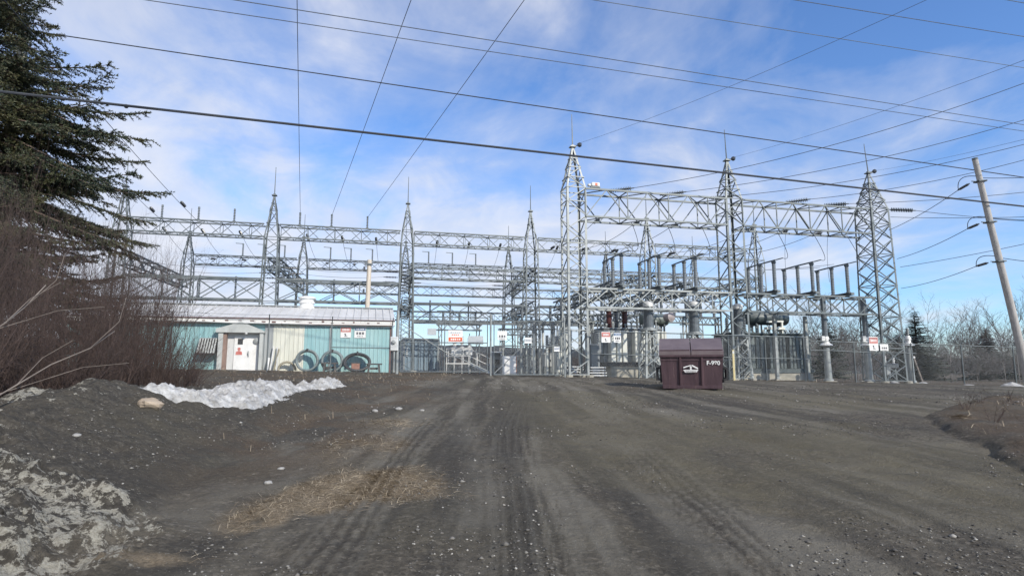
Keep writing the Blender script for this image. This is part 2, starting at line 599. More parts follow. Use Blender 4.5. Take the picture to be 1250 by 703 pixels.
    def solo(s, name, mat, label, cat, group=None, origin=None, smooth=False, kind=None):
        """One mesh that is a whole top-level thing, its origin at its base."""
        if origin is None:
            zs = min(v[2] for v in s.v)
            origin = Vector((sum(v[0] for v in s.v) / len(s.v), sum(v[1] for v in s.v) / len(s.v), zs))
        origin = Vector(origin)
        s.v = [tuple(Vector(v) - origin) for v in s.v]
        o = s.build(name, mat, smooth=smooth)
        o.location = origin
        FRAME[o.name] = Matrix.Translation(origin)
        return tag(o, label, cat, group, kind)


def kids(o):
    return [c for c in list(o.children)]


def copy_tree(o, parent=None):
    c = o.copy()
    COL.objects.link(c)
    if parent is not None:
        c.parent = parent
    for ch in kids(o):
        copy_tree(ch, c)
    return c


def dup(proto, loc, rz=0.0, label=None, quat=None):
    c = copy_tree(proto)
    c.location = loc
    if quat is not None:
        c.rotation_mode = 'QUATERNION'
        c.rotation_quaternion = quat
    else:
        c.rotation_euler = (0, 0, rz)
    if label:
        c['label'] = label
    return c


ORD = ['first', 'second', 'third', 'fourth', 'fifth', 'sixth', 'seventh', 'eighth', 'ninth', 'tenth', 'eleventh', 'twelfth']

# yard frame: u runs along the front gantry, v runs away from the camera
YAW = R(13.3)
UC, US = math.cos(YAW), math.sin(YAW)


def U(u, v, z=0.0):
    return Vector((3.05 + u * UC - v * US, 29.3 + u * US + v * UC, z))


def UG(u, v):
    p = U(u, v)
    p.z = g(p.x, p.y)
    return p

# ================================================================== SKY AND SUN
SUN_AZ, SUN_EL = 138.0, 30.0        # degrees clockwise from straight ahead, degrees up


def build_world():
    w = bpy.data.worlds.new('World')
    scene.world = w
    w.use_nodes = True
    nt = w.node_tree
    bg = nt.nodes['Background']
    sky = N(nt, 'ShaderNodeTexSky', sky_type='NISHITA')
    sky.sun_disc = False
    sky.sun_elevation = R(SUN_EL)
    sky.sun_rotation = R(SUN_AZ)
    sky.air_density = 1.1
    sky.dust_density = .25
    sky.ozone_density = 2.0
    t = N(nt, 'ShaderNodeTexCoord')
    sep = N(nt, 'ShaderNodeSeparateXYZ')
    nt.links.new(t.outputs['Generated'], sep.inputs[0])
    zz = math_(nt, 'ADD', math_(nt, 'MAXIMUM', sep.outputs['Z'], 0.0), .22)
    cx, cy = math_(nt, 'DIVIDE', sep.outputs['X'], zz), math_(nt, 'DIVIDE', sep.outputs['Y'], zz)
    cv = N(nt, 'ShaderNodeCombineXYZ')
    nt.links.new(math_(nt, 'ADD', math_(nt, 'MULTIPLY', cx, .9), math_(nt, 'MULTIPLY', cy, .45)), cv.inputs[0])
    nt.links.new(math_(nt, 'ADD', math_(nt, 'MULTIPLY', cy, .75), math_(nt, 'MULTIPLY', cx, -.35)), cv.inputs[1])
    cv.inputs[2].default_value = 4.7
    n1 = N(nt, 'ShaderNodeTexNoise', Scale=1.25, Detail=7, Roughness=.56, Distortion=.5)
    nt.links.new(cv.outputs[0], n1.inputs['Vector'])
    n2 = N(nt, 'ShaderNodeTexNoise', Scale=3.4, Detail=6, Roughness=.6, Distortion=.5)
    nt.links.new(cv.outputs[0], n2.inputs['Vector'])
    d = math_(nt, 'ADD', math_(nt, 'MULTIPLY', n1.outputs['Fac'], .74), math_(nt, 'MULTIPLY', n2.outputs['Fac'], .26))
    n3 = N(nt, 'ShaderNodeTexNoise', Scale=.42, Detail=2, Roughness=.5)
    nt.links.new(cv.outputs[0], n3.inputs['Vector'])
    d = math_(nt, 'ADD', d, math_(nt, 'MULTIPLY', math_(nt, 'SUBTRACT', n3.outputs['Fac'], .5), .35))
    # the cloud bank thins out towards the right and overhead
    d = math_(nt, 'ADD', d, math_(nt, 'MULTIPLY', sep.outputs['X'], -.17))
    d = math_(nt, 'ADD', d, math_(nt, 'MULTIPLY', sep.outputs['Z'], -.10))
    fac = ramp(nt, d, [(.31, (0, 0, 0)), (.41, (.28, .28, .28)), (.50, (.72, .72, .72)), (.62, (.95, .95, .95))])
    cloud = ramp(nt, n2.outputs['Fac'], [(.3, CLOUD_A), (.7, CLOUD_B)])
    tint = mixc(nt, 1.0, sky.outputs[0], SKY_TINT, 'MULTIPLY')
    cl = N(nt, 'ShaderNodeVectorMath', operation='SCALE')
    nt.links.new(cloud, cl.inputs[0])
    cl.inputs['Scale'].default_value = CLOUD_S
    nt.links.new(mixc(nt, fac, tint, cl.outputs[0]), bg.inputs['Color'])
    bg.inputs['Strength'].default_value = SKY_STRENGTH
    s = bpy.data.lights.new('sun', 'SUN')
    s.energy = SUN_STRENGTH
    s.angle = R(.6)
    s.color = (1.0, .925, .81)
    so = bpy.data.objects.new('sun', s)
    COL.objects.link(so)
    d = Vector((math.sin(R(SUN_AZ)) * math.cos(R(SUN_EL)), math.cos(R(SUN_AZ)) * math.cos(R(SUN_EL)), math.sin(R(SUN_EL))))
    so.rotation_mode = 'QUATERNION'
    so.rotation_quaternion = Vector((0, 0, -1)).rotation_difference(-d)
    so.location = d * 60


SKY_STRENGTH, SUN_STRENGTH = .125, 3.5
SKY_TINT = (.68, .90, 1.24)
CLOUD_A, CLOUD_B, CLOUD_S = (.70, .75, .88), (.90, .92, 1.0), 5.7
build_world()
scene.view_settings.view_transform = 'Standard'
scene.view_settings.look = 'None'
scene.view_settings.exposure = 0.42
scene.view_settings.gamma = 1.0
scene.cycles.use_denoising = True
scene.cycles.max_bounces = 6
scene.cycles.transparent_max_bounces = 16

# ================================================================== GROUND
def build_ground():
    ys = [-30, -14, -6, -2, 0, 1.2]
    y = 2.0
    while y < 40:
        ys.append(y)
        y += max(.03, .0085 * y)
    while y < 900:
        ys.append(y)
        y *= 1.05
    ys = np.array(ys)
    ns = 620
    s = np.linspace(-1, 1, ns)
    s = np.sign(s) * np.abs(s) ** 1.3
    W = 1.25 * np.maximum(ys, 0) + 5 + np.where(ys < 2, 25, 0) + .35 * np.maximum(ys - 60, 0)
    X = W[:, None] * s[None, :]
    Y = np.repeat(ys[:, None], ns, 1)
    Z = height(X, Y)
    far = sst(120, 900, Y)
    Z = Z - 2.0 * far
    V = np.stack([X, Y, Z], -1).reshape(-1, 3)
    i = np.arange(len(ys) - 1)[:, None] * ns + np.arange(ns - 1)[None, :]
    Fq = np.stack([i, i + 1, i + ns + 1, i + ns], -1).reshape(-1, 4)
    o = np_mesh('ground', V, Fq, ground_mat(), smooth=True)
    tag(o, kind='structure')
    x, y = X.ravel(), Y.ravel()
    b, m = berm_m(x, y), mound_m(x, y)
    road = np.clip(1 - 3 * b, 0, 1) * (1 - np.clip(m * 1.5, 0, 1))
    t = np.clip((27 - y) / 27, 0, 1.3)
    xw = x + .7 * (fbm(x, y, .22, 3, seed=61) - .5)
    sfan = (xw - .8 * t) / (1 + 1.5 * t ** 2)
    streak = fbm(sfan * 3.2 + 40, y * .16, 1.0, 5, .6, 3)
    streak2 = fbm(sfan * 9 + 9, y * .3, 1.0, 4, .6, 7)
    blot = fbm(x, y, .45, 4, .55, 91)
    ru = np.clip(track_w(x, y), 0, 1)
    near = 1 - sst(26, 34, y)
    lines = .5 + .5 * np.sin(sfan * 95 + 6 * fbm(x, y, .4, 2, seed=2))
    pale = road * near * np.clip(ru * (.45 + .55 * lines * (y < 13)) + 1.1 * sst(.50, .64, streak) * (.6 + .4 * lines) + .7 * sst(.52, .66, streak2), 0, 1) * sst(-3.2, -1.8, x) * sst(.32, .58, blot)
    pale = np.maximum(pale, .85 * road * near * np.exp(-((x + 2.5) / .8) ** 2) * sst(.35, .6, fbm(x, y, .8, 3, seed=93)) * (b < .05))
    lane = np.exp(-((x + 1.0 - .05 * (27 - y)) / 1.9) ** 2) * sst(3, 12, y) * (1 - sst(27, 30, y))
    tl = tread_lines(x, y)
    pale = np.clip(pale * (1 - .5 * tl) + .55 * road * (tl < .35) * (tl > .03), 0, 1)
    damp = road * np.clip(.7 * sst(.3, .9, tl) + .75 * lane * sst(.35, .6, 1 - streak) + .9 * sst(.50, .64, 1 - streak) * near + .5 * b * 0, 0, 1) * (1 - .6 * ru)
    damp = np.clip(damp + 1.0 * sst(.01, .12, b) * (.6 + .4 * fbm(x, y, .5, 3, seed=12)), 0, 1)
    moss = road * sst(.42, .62, fbm(x, y * .8, .33, 4, seed=8)) * sst(.0, 1.6, x + .10 * (y - 5)) * (1 - sst(16, 24, y))

    def blob(px, py, rx, ry, k=1.0):
        cx, cy = ground_at(px, py)
        return k * np.exp(-((x - cx) / rx) ** 2 - ((y - cy) / ry) ** 2)
    n3 = fbm(x, y, 1.6, 4, .6, 21)
    straw = blob(375, 618, .48, .75, 1.25) + blob(465, 595, .7, .65, .95) + blob(330, 640, .30, .35, .9) + blob(520, 585, .7, .6, .4)
    n5 = fbm(x * 1.0, y * .5, 1.1, 4, .65, 77)
    straw = straw + blob(360, 572, .6, .5, .42) + blob(180, 690, .4, .15, .6) + blob(290, 690, .4, .15, .5) + blob(430, 545, 1.0, .8, .38) + blob(470, 515, 1.0, 1.5, .35)
    straw = np.clip(sst(.22, .8, straw * (3.0 * n5 - .6)), 0, 1) * np.clip(1.2 - 1.5 * b, 0, 1)
    yard = (1 - sst(-3.4, -1.5, x + 2.2 * (fbm(x, y, .5, 3, seed=14) - .5))) * sst(4.5, 9, y) * np.clip(1 - 4 * b, 0, 1) * .85
    rim = np.exp(-((y - (26.9 + .182 * x)) / 1.1) ** 2) * sst(6.5, 8, x) * .9
    rust = np.clip(yard * sst(.35, .6, n3) + rim * sst(.3, .5, n3) + .75 * sst(.25, .8, m) * sst(.25, .65, n3 + .12), 0, 1)
    far_f = sst(33, 45, y) * .8
    rust = np.maximum(rust, far_f * (.4 + .6 * n3))
    strawm = sst(.6, .95, m) * sst(.55, .72, fbm(x, y * .6, .9, 3, seed=33)) * .8
    straw = np.maximum(straw, strawm)
    sn = np.zeros_like(x)
    d = x - berm_c(y)
    for px, py, rx, ry, k in ((60, 640, .55, .7, .95), (10, 600, .5, .55, .8), (130, 655, .35, .4, .75), (20, 690, .6, .3, .95), (70, 600, .4, .4, .7), (100, 690, .3, .2, .7), (5, 560, .3, .4, .6)):
        sn = sn + blob(px, py, rx, ry, k)
    sn = np.clip(sn, 0, 1) * .50
    crest = np.exp(-((d + .25) / .45) ** 2) * sst(3.5, 5, y) * (1 - sst(9, 11, y)) * sst(.42, .6, fbm(x, y, 1.1, 3, seed=17))
    sn = np.maximum(sn, .55 * crest)
    sn = np.maximum(sn, .5 * np.exp(-((x + 5.2) / .5) ** 2 - ((y - 5.6) / .8) ** 2))
    Zs = Z.ravel() + sn * 2 * .16 * sst(.35, .75, fbm(x, y, 2.6, 5, .65, 55)) * (y < 9)
    V2 = np.stack([x, y, Zs], -1).astype(np.float32)
    o.data.vertices.foreach_set('co', V2.ravel())
    o.data.update()
    for nme, arr in (('pale', pale), ('damp', damp), ('moss', moss), ('straw', straw), ('rustgrass', rust), ('snow', sn * (y > 2))):
        a = o.data.attributes.new(nme, 'FLOAT', 'POINT')
        a.data.foreach_set('value', arr.astype(np.float32))
    return straw.reshape(X.shape), X, Y, rust.reshape(X.shape)


straw_map, GX, GY, rust_map = build_ground()


def scatter_stones():
    """Loose stones lying on the drive and on the gravel bank."""
    n = 45000
    y = 2.6 + 22 * nrng.random(n) ** 1.7
    x = (nrng.random(n) * 2 - 1) * (.95 * y + 1)
    keep = (fbm(x, y, .8, 3, seed=6) + .45 * sst(.02, .3, berm_m(x, y)) > .52)
    x, y = x[keep], y[keep]
    n = len(x)
    r = .004 + .011 * nrng.random(n) ** 3 + .012 * (nrng.random(n) > .985)
    r = r * (1 + .05 * y)
    z = height(x, y) + r * .2
    base = np.array([(1, 0, 0), (-1, 0, 0), (0, 1, 0), (0, -1, 0), (0, 0, 1), (0, 0, -1)], float)
    tri = np.array([(0, 2, 4), (2, 1, 4), (1, 3, 4), (3, 0, 4), (2, 0, 5), (1, 2, 5), (3, 1, 5), (0, 3, 5)])
    sc = (.6 + .8 * nrng.random((n, 6, 1))) * base[None] * np.array([1, 1, .55])
    a = nrng.random(n) * 6.28
    ca, sa = np.cos(a)[:, None], np.sin(a)[:, None]
    vx = sc[:, :, 0] * ca - sc[:, :, 1] * sa
    vy = sc[:, :, 0] * sa + sc[:, :, 1] * ca
    v = np.stack([vx, vy, sc[:, :, 2]], -1) * r[:, None, None] + np.stack([x, y, z], -1)[:, None, :]
    f = (tri[None] + (np.arange(n) * 6)[:, None, None]).reshape(-1, 3)
    o = np_mesh('gravel', v.reshape(-1, 3), f, MT['stones'])
    tag(o, 'loose pale and dark stones strewn over the dirt drive and its gravel bank', 'gravel', kind='stuff')


scatter_stones()


def scatter_straw():
    w = straw_map.ravel() * (GY.ravel() > 2.3) * (GY.ravel() < 16)
    area = np.maximum(GY.ravel(), 2) ** 1.2 * .01
    w = w * area
    n = 36000
    k = nrng.choice(len(w), n, p=w / w.sum())
    x = GX.ravel()[k] + nrng.normal(0, .05, n)
    y = GY.ravel()[k] + nrng.normal(0, .05, n)
    # thin brown stalks over the rest of the verge
    w2 = rust_map.ravel() * (GY.ravel() > 8) * (GY.ravel() < 30) * np.maximum(GY.ravel(), 2) ** 1.2
    n2 = 4000
    k2 = nrng.choice(len(w2), n2, p=w2 / w2.sum())
    x = np.concatenate([x, GX.ravel()[k2] + nrng.normal(0, .1, n2)])
    y = np.concatenate([y, GY.ravel()[k2] + nrng.normal(0, .1, n2)])
    N_ = n + n2
    z = height(x, y) - .01
    L = np.concatenate([.05 + .15 * nrng.random(n), .08 + .22 * nrng.random(n2) ** 2])
    a = np.where(nrng.random(N_) < .7, nrng.normal(2.9, .5, N_), nrng.random(N_) * 6.28)
    lean = np.concatenate([.06 + .45 * nrng.random(n) ** 3, .2 + 1.0 * nrng.random(n2)])
    dx, dy, dz = np.cos(a) * np.cos(lean), np.sin(a) * np.cos(lean), np.sin(lean)
    wd = (.0004 + .00022 * y)
    px, py = -np.sin(a) * wd, np.cos(a) * wd
    p0 = np.stack([x, y, z], -1)
    mid = p0 + np.stack([dx, dy, dz], -1) * (L * .55)[:, None]
    tip = p0 + np.stack([dx, dy, dz * .55], -1) * L[:, None]
    sd = np.stack([px, py, wd * .4], -1)
    v = np.stack([p0 - sd, p0 + sd, mid + sd * .8, mid - sd * .8, tip], 1)
    f = np.array([(0, 1, 2), (0, 2, 3), (3, 2, 4)])
    f = (f[None] + (np.arange(N_) * 5)[:, None, None]).reshape(-1, 3)
    o = np_mesh('dry_grass', v.reshape(-1, 3), f, MT['straw'])
    tag(o, 'flattened straw coloured dead grass beside the dirt drive', 'grass', kind='stuff')


scatter_straw()


def snow_bank():
    ny, nx = 260, 90
    t = np.linspace(0, 1, ny)[:, None]
    s = np.linspace(-1, 1, nx)[None, :]
    yc = 8.7 + 8.1 * t
    xc = berm_c(yc) + .42 + .50 * np.exp(-((yc - 9.7) / 1.0) ** 2) + .25 * np.sin(yc * 1.3)
    wd = .50 * (.25 + .75 * np.sin(np.pi * np.clip(t * 1.02 + .02, 0, 1)) ** .5) * (.75 + .5 * vnoise(yc * .9, yc * 0)) + .26 * np.exp(-((t - .13) / .10) ** 2)
    x = xc + s * wd + 0 * t
    y = yc + .25 * s
    n = fbm(x, y, 1.9, 6, .65, 41)
    prof = np.clip(1 - np.abs(s) ** 2.2, 0, 1) * np.minimum(1, 6 * np.sin(np.pi * t))
    h = (.19 * prof * (.2 + 1.4 * n) + .22 * (fbm(x, y, 6.5, 4, .7, 9) - .5) + .13 * (fbm(x, y, 3.4, 4, .6, 4) - .5)) - .05
    z = height(x, y) + h
    V = np.stack([x, y + 0 * s, z], -1).reshape(-1, 3)
    V2 = np.stack([x, y + 0 * s, z * 0 + height(x, y) - .25], -1).reshape(-1, 3)
    i = np.arange(ny - 1)[:, None] * nx + np.arange(nx - 1)[None, :]
    q = np.stack([i, i + 1, i + nx + 1, i + nx], -1).reshape(-1, 4)
    o = np_mesh('snow_bank', V, q, MT['snow'], smooth=True)
    tag(o, 'long dirty white ridge of leftover snow on top of the gravel bank', 'snow bank', kind='stuff')


snow_bank()


def snow_heap(x, y, r, label, seed):
    n = 22
    t, rr = np.meshgrid(np.linspace(0, 2 * np.pi, n, endpoint=False), np.linspace(0, 1, 8))
    ex = 1 + .5 * (vnoise(np.cos(t) * 1.5 + seed, np.sin(t) * 1.5 + seed) - .5)
    X, Y = x + r * rr * np.cos(t) * ex, y + .7 * r * rr * np.sin(t) * ex
    Z = height(X, Y) + r * .32 * (1 - rr ** 2) * (.5 + vnoise(X * 5, Y * 5)) - .02
    V = np.stack([X, Y, Z], -1).reshape(-1, 3)
    f = [(i * n + j, i * n + (j + 1) % n, (i + 1) * n + (j + 1) % n, (i + 1) * n + j) for i in range(7) for j in range(n)]
    o = np_mesh('snow_heap', V, f, MT['snow'], smooth=True)
    tag(o, label, 'snow heap', 'small snow heaps left along the fence')


for q, (px, py, Y, r, lab) in enumerate(((1093, 463, 32.5, .5, 'small snow heap at the foot of the end tower'),
                                        (1127, 463, 33.0, .42, 'small snow heap beside the leaning stake right of the end tower'),
                                        (1183, 469, 27, .4, 'small white snow heap right of the angled fence post, left of the dirt pile'),
                                        (1236, 467, 27, .75, 'wider snow heap on the dark dirt at the foot of the leaning utility pole'))):
    p = P(px, py, Y)
    snow_heap(p.x, p.y, r * .62, lab, q * 3.1)

# ================================================================== VEGETATION
def tri_sticks(p0, p1, w):
    """Thin three-sided sticks: arrays of start points, end points, half widths."""
    d = p1 - p0
    d = d / np.maximum(np.linalg.norm(d, axis=1, keepdims=True), 1e-9)
    up = np.where(np.abs(d[:, 2:3]) < .9, np.array([[0, 0, 1.0]]), np.array([[1.0, 0, 0]]))
    a = np.cross(d, up)
    a /= np.linalg.norm(a, axis=1, keepdims=True)
    b = np.cross(a, d)
    w = np.asarray(w, float).reshape(-1, 1)
    V = []
    for e, k in ((p0, 1.0), (p1, .55)):
        for t in (0, 2.094, 4.189):
            V.append(e + (a * math.cos(t) + b * math.sin(t)) * w * k)
    V = np.stack(V, 1).reshape(-1, 3)
    n = len(p0)
    q = np.array([(0, 1, 4, 3), (1, 2, 5, 4), (2, 0, 3, 5)])
    return V, (q[None] + (np.arange(n) * 6)[:, None, None]).reshape(-1, 4)


def spruce(base, tip_z, slope):
    root = thing('spruce_tree', 'big dark green spruce with drooping boughs at the left edge', 'tree', base)
    r_ = random.Random(5)
    H = tip_z - .1
    MB().tube([(0, 0, -.2), (.03, 0, H * .3), (-.02, .03, H * .6), (0, 0, H)], .19, 10, .02).build('trunk', 'bark', root, smooth=True)
    limb = MB()
    seg0, seg1, segw = [], [], []
    npos, ndir, nlen = [], [], []
    z = 1.5
    while z < H - .15:
        Lz = (H - z) * slope
        nb = 9 if z > 1.5 else 6
        for k in range(nb):
            th = r_.random() * 2 * math.pi
            front = math.cos(th) > -.25 or math.sin(th) < -.3
            L = min(Lz, 2.95) * r_.uniform(.55, 1.02) + .15
            if z < 3.0:
                L *= .84
            e0 = -.12 + .55 * (z / H) ** 2 + r_.uniform(-.22, .2)
            sag = r_.uniform(.15, .55)
            bend = r_.uniform(-.3, .3)
            def pt(t):
                rad = L * t
                a = th + bend * t * .5
                return Vector((math.cos(a) * rad, math.sin(a) * rad, z + L * (e0 * t - sag * t * t + .26 * t ** 3.2)))
            pts = [pt(i / 7) for i in range(8)]
            limb.tube(pts, .012 + .011 * L, 4, .004)
            dens = 1.0 if front else .4
            step = .07
            m = int(L / step * dens)
            for i in range(m):
                t = .12 + .88 * (i + r_.random()) / m
                p = pt(t)
                d = (pt(min(t + .03, 1.03)) - pt(t - .03)).normalized()
                lat = d.cross(Vector((0, 0, 1))).normalized()
                for sgn in (-1, 1):
                    if r_.random() < .12:
                        continue
                    tl = (.14 + .36 * L * .42 * (1 - t) ** .7 * r_.uniform(.6, 1.2))
                    tl = min(tl, .75)
                    td = (d * r_.uniform(.45, .9) + lat * sgn * r_.uniform(.5, 1.0) + Vector((0, 0, r_.uniform(-.45, .12)))).normalized()
                    e = p + td * tl + Vector((0, 0, -.10 * tl))
                    seg0.append(p); seg1.append(e); segw.append(.005)
                    c = max(3, int(tl / .030))
                    for j in range(c):
                        f = (j + r_.random()) / c
                        q = p.lerp(e, f)
                        for _ in range(5):
                            v = (td * .75 + Vector((r_.gauss(0, .6), r_.gauss(0, .6), r_.gauss(.12, .55)))).normalized()
                            npos.append(q); ndir.append(v); nlen.append(r_.uniform(.026, .056))
                if t > .82:
                    for j in range(4):
                        v = (d + Vector((r_.gauss(0, .5), r_.gauss(0, .5), r_.gauss(.1, .5)))).normalized()
                        npos.append(p); ndir.append(v); nlen.append(.05)
        z += .12 + .11 * r_.random()
    limb.build('limbs', 'bark', root)
    V, q = tri_sticks(np.array(seg0), np.array(seg1), np.array(segw))
    np_mesh('twigs', V, q, MT['bark'], root)
    A, D, L = np.array(npos), np.array(ndir), np.array(nlen)
    s = np.cross(D, nrng.normal(0, 1, D.shape))
    s /= np.linalg.norm(s, axis=1, keepdims=True)
    s *= (.0055 + .003 * nrng.random(len(D)))[:, None]
    T = A + D * L[:, None]
    V = np.stack([A - s, A + s, T + s * .5, T - s * .5], 1).reshape(-1, 3)
    f = (np.array([(0, 1, 2, 3)])[None] + (np.arange(len(A)) * 4)[:, None, None]).reshape(-1, 4)
    np_mesh('needles', V, f, MT['needles'], root)


spruce((-16.2, 17.5, g(-16.2, 17.5)), 8.9, .64)
bpy.data.objects['spruce_tree'].scale = (1.667,) * 3


def stems(r_, n, spread, h, twigs, lean=.0, side=8, wbase=.010):
    """Bare many-stemmed shrub: arrays of stick starts, ends and widths."""
    A, B, W = [], [], []
    for i in range(n):
        a = r_.random() * 2 * math.pi
        rad = spread * math.sqrt(r_.random()) * .55
        p = Vector((math.cos(a) * rad, math.sin(a) * rad, -.05))
        L = h * r_.uniform(.55, 1.12)
        d = Vector((math.cos(a) * .35 + r_.gauss(lean, .22), math.sin(a) * .35 + r_.gauss(0, .22), 1)).normalized()
        k = 6
        for j in range(k):
            q = p + d * (L / k)
            w = wbase * (1 - j / (k + 1)) * r_.uniform(.7, 1.2)
            A.append(p); B.append(q); W.append(w)
            d = (d + Vector((r_.gauss(0, .18), r_.gauss(0, .18), r_.gauss(-.02, .1)))).normalized()
            for _ in range(side if j > 0 else 1):
                if r_.random() < .75:
                    s = p.lerp(q, r_.random())
                    e = (d + Vector((r_.gauss(0, .75), r_.gauss(0, .75), r_.gauss(.15, .4)))).normalized()
                    tl = L * twigs * r_.uniform(.3, 1.0)
                    m = s + e * tl * .5
                    e2 = (e + Vector((r_.gauss(0, .3), r_.gauss(0, .3), r_.gauss(.1, .25)))).normalized()
                    t2 = m + e2 * tl * .5
                    A += [s, m]; B += [m, t2]; W += [w * .55, w * .4]
                    for _ in range(2):
                        e3 = (e + Vector((r_.gauss(0, .7), r_.gauss(0, .7), r_.gauss(.1, .5)))).normalized()
                        A.append(m); B.append(m + e3 * tl * .4 * r_.random()); W.append(w * .35)
            p = q
    return np.array(A), np.array(B), np.array(W)


SHRUBS = [(-9.6, 9.6, 2.9, 1.3, 'red brown bare shrub under the lowest spruce boughs at the left edge'),
          (-8.1, 8.7, 2.35, 1.2, 'red brown bare shrub behind the two pale dry branches'),
          (-7.2, 7.4, 1.75, 1.1, 'low red brown bare shrub nearest the dirty snow at the left edge'),
          (-8.7, 11.6, 2.6, 1.2, 'dense red brown bare shrub in the middle of the thicket under the spruce'),
          (-7.5, 10.6, 1.9, 1.1, 'red brown bare shrub just behind the crest of the gravel bank'),
          (-8.5, 13.8, 2.2, 1.1, 'greyish bare shrub behind the thicket, in front of the left end of the teal building'),
          (-9.9, 14.6, 2.7, 1.2, 'tall thin bare shrub whose twigs reach up to the lattice beam at the left'),
          (-7.7, 13.5, 1.35, 1.0, 'short bare shrub behind the left tip of the snow ridge'),
          (-6.9, 9.2, 1.25, .9, 'low tangled bare shrub on the bank crest left of the straw coloured rock'),
          (-10.6, 9.0, 3.4, 1.4, 'tallest grey brown bare shrub against the spruce trunk at the left edge'),
          (-11.2, 17.8, 2.6, 1.2, 'bare shrub standing far back at the left end of the teal building'),
          (-11.6, 13.2, 3.1, 1.3, 'bare shrub deep inside the thicket behind the spruce trunk'),
          (-7.0, 12.4, .95, .8, 'smallest bare shrub at the right end of the thicket')]


def build_shrubs():
    protos = []
    for k in range(4):
        r_ = random.Random(40 + k)
        protos.append(stems(r_, 105, 1.15, 1.0, .34, .04, 5, .0060))
    mats = [MT['twig_red']] * 4
    meshes = {}
    for i, (x, y, h, s, lab) in enumerate(SHRUBS):
        k = i % 4
        if k not in meshes:
            A, B, W = protos[k]
            V, q = tri_sticks(A, B, W)
            o = np_mesh('bare_shrub', V, q, mats[k])
            meshes[k] = o.data
        else:
            o = bpy.data.objects.new('bare_shrub', meshes[k])
            COL.objects.link(o)
        o.location = (x, y, g(x, y))
        o.scale = (s * 1.15, s * 1.15, h * (1.5 if x < -8 else 1.15))
        o.rotation_euler = (0, 0, i * 1.3)
        tag(o, lab, 'shrub', 'bare shrubs behind the gravel bank')


build_shrubs()

for lab, pts, r0 in (('long pale dry branch sticking out over the thicket, lower of two', [P(-40, 505, 6.4), P(20, 470, 6.7), P(62, 445, 7.0), P(110, 425, 7.2), P(140, 404, 7.4)], .009),
                     ('pale dry branch forking upward at the left edge, upper of two', [P(-40, 425, 6.4), P(5, 395, 6.6), P(30, 375, 6.8), P(56, 348, 7.0)], .009)):
    m = MB().tube(pts, r0, 6, .006)
    a = pts[-2]
    m.tube([a, a + Vector((.25, .1, .32)), a + Vector((.3, .12, .62))], r0 * .5, 5, .003)
    b = pts[1]
    m.tube([b, b + Vector((.1, .2, .3)), b + Vector((.35, .3, .5))], r0 * .5, 5, .003)
    m.tube([b + Vector((-.2, 0, -.1)), pts[2] + Vector((.3, .1, -.03)), pts[2] + Vector((.8, .15, .02))], r0 * .45, 5, .003)
    m.solo('dry_branch', 'twig_pale', lab, 'branch', origin=pts[0])


def bare_tree(r_, H):
    A, B, W = [], [], []

    def grow(p, d, L, w, lev):
        k = 4 if lev == 0 else 3
        for j in range(k):
            q = p + d * (L / k)
            A.append(p); B.append(q); W.append(w * (1 - .6 * j / k))
            d = (d + Vector((r_.gauss(0, .1), r_.gauss(0, .1), r_.gauss(.03, .06)))).normalized()
            if lev < 3 and (lev > 0 or j > 0):
                for _ in range(3 if lev == 0 else 2):
                    e = (d * .75 + Vector((r_.gauss(0, .55), r_.gauss(0, .55), r_.uniform(0, .5)))).normalized()
                    grow(q, e, L * r_.uniform(.34, .55), w * .5, lev + 1)
            p = q
    grow(Vector((0, 0, -.1)), Vector((r_.gauss(0, .03), r_.gauss(0, .03), 1)), H, .014 * H, 0)
    return np.array(A), np.array(B), np.array(W)


def conifer(r_, H, slope, n_tri=2600):
    """A distant conifer: cone of drooping needle fans with gaps."""
    V, Fc = [], []
    z = .06 * H
    while z < H:
        L = (H - z) * slope
        for k in range(9):
            th = r_.random() * 6.283
            ll = L * r_.uniform(.6, 1.1) + .05 * H * .3
            m = max(3, int(ll / (.05 * H)) * 2)
            for j in range(m):
                t = (j + r_.random()) / m
                c = Vector((math.cos(th) * ll * t, math.sin(th) * ll * t, z - .22 * ll * t + .1 * ll * t * t))
                for s in (-1, 1):
                    lat = Vector((-math.sin(th), math.cos(th), 0)) * s * (1 - .6 * t) * ll * .30 * r_.uniform(.5, 1)
                    e = c + lat + Vector((math.cos(th), math.sin(th), -.25)) * ll * .18
                    w = Vector((math.cos(th), math.sin(th), .3)) * .026 * H * r_.uniform(.6, 1.5)
                    i = len(V)
                    V += [c - w, c + w, e]
                    Fc.append((i, i + 1, i + 2))
        z += .022 * H
    return np.array(V), np.array(Fc)


BARE_LOOK = ['slim grey bare tree', 'forked grey bare tree', 'wide crowned grey bare tree', 'thin leaning bare tree', 'tall grey bare tree']
WOOD = []          # (px of trunk, metres ahead, height, where it stands)
_r = random.Random(99)
for px, Y, h, where in ((985, 52, 5.6, 'behind the dark green transformer'), (1000, 60, 7.0, 'right of the dark green transformer'),
                        (1030, 50, 5.6, 'left of the small conifer behind the cable columns'), (1046, 66, 7.6, 'between the middle cable column and the end tower'),
                        (1070, 54, 5.4, 'behind the legs of the end tower'), (1092, 60, 6.6, 'just left of the tall conifer beyond the fence'),
                        (1143, 58, 6.4, 'just right of the tall conifer beyond the fence'), (1160, 50, 5.2, 'left of the angled fence post'),
                        (1176, 66, 7.2, 'behind the angled fence post'), (1192, 54, 5.4, 'right of the angled fence post'),
                        (1226, 44, 4.9, 'behind the leaning utility pole'), (1243, 40, 5.0, 'right of the leaning utility pole'), (1262, 46, 6.2, 'at the right edge beyond the utility pole')):
    WOOD.append((px, Y, h, where))


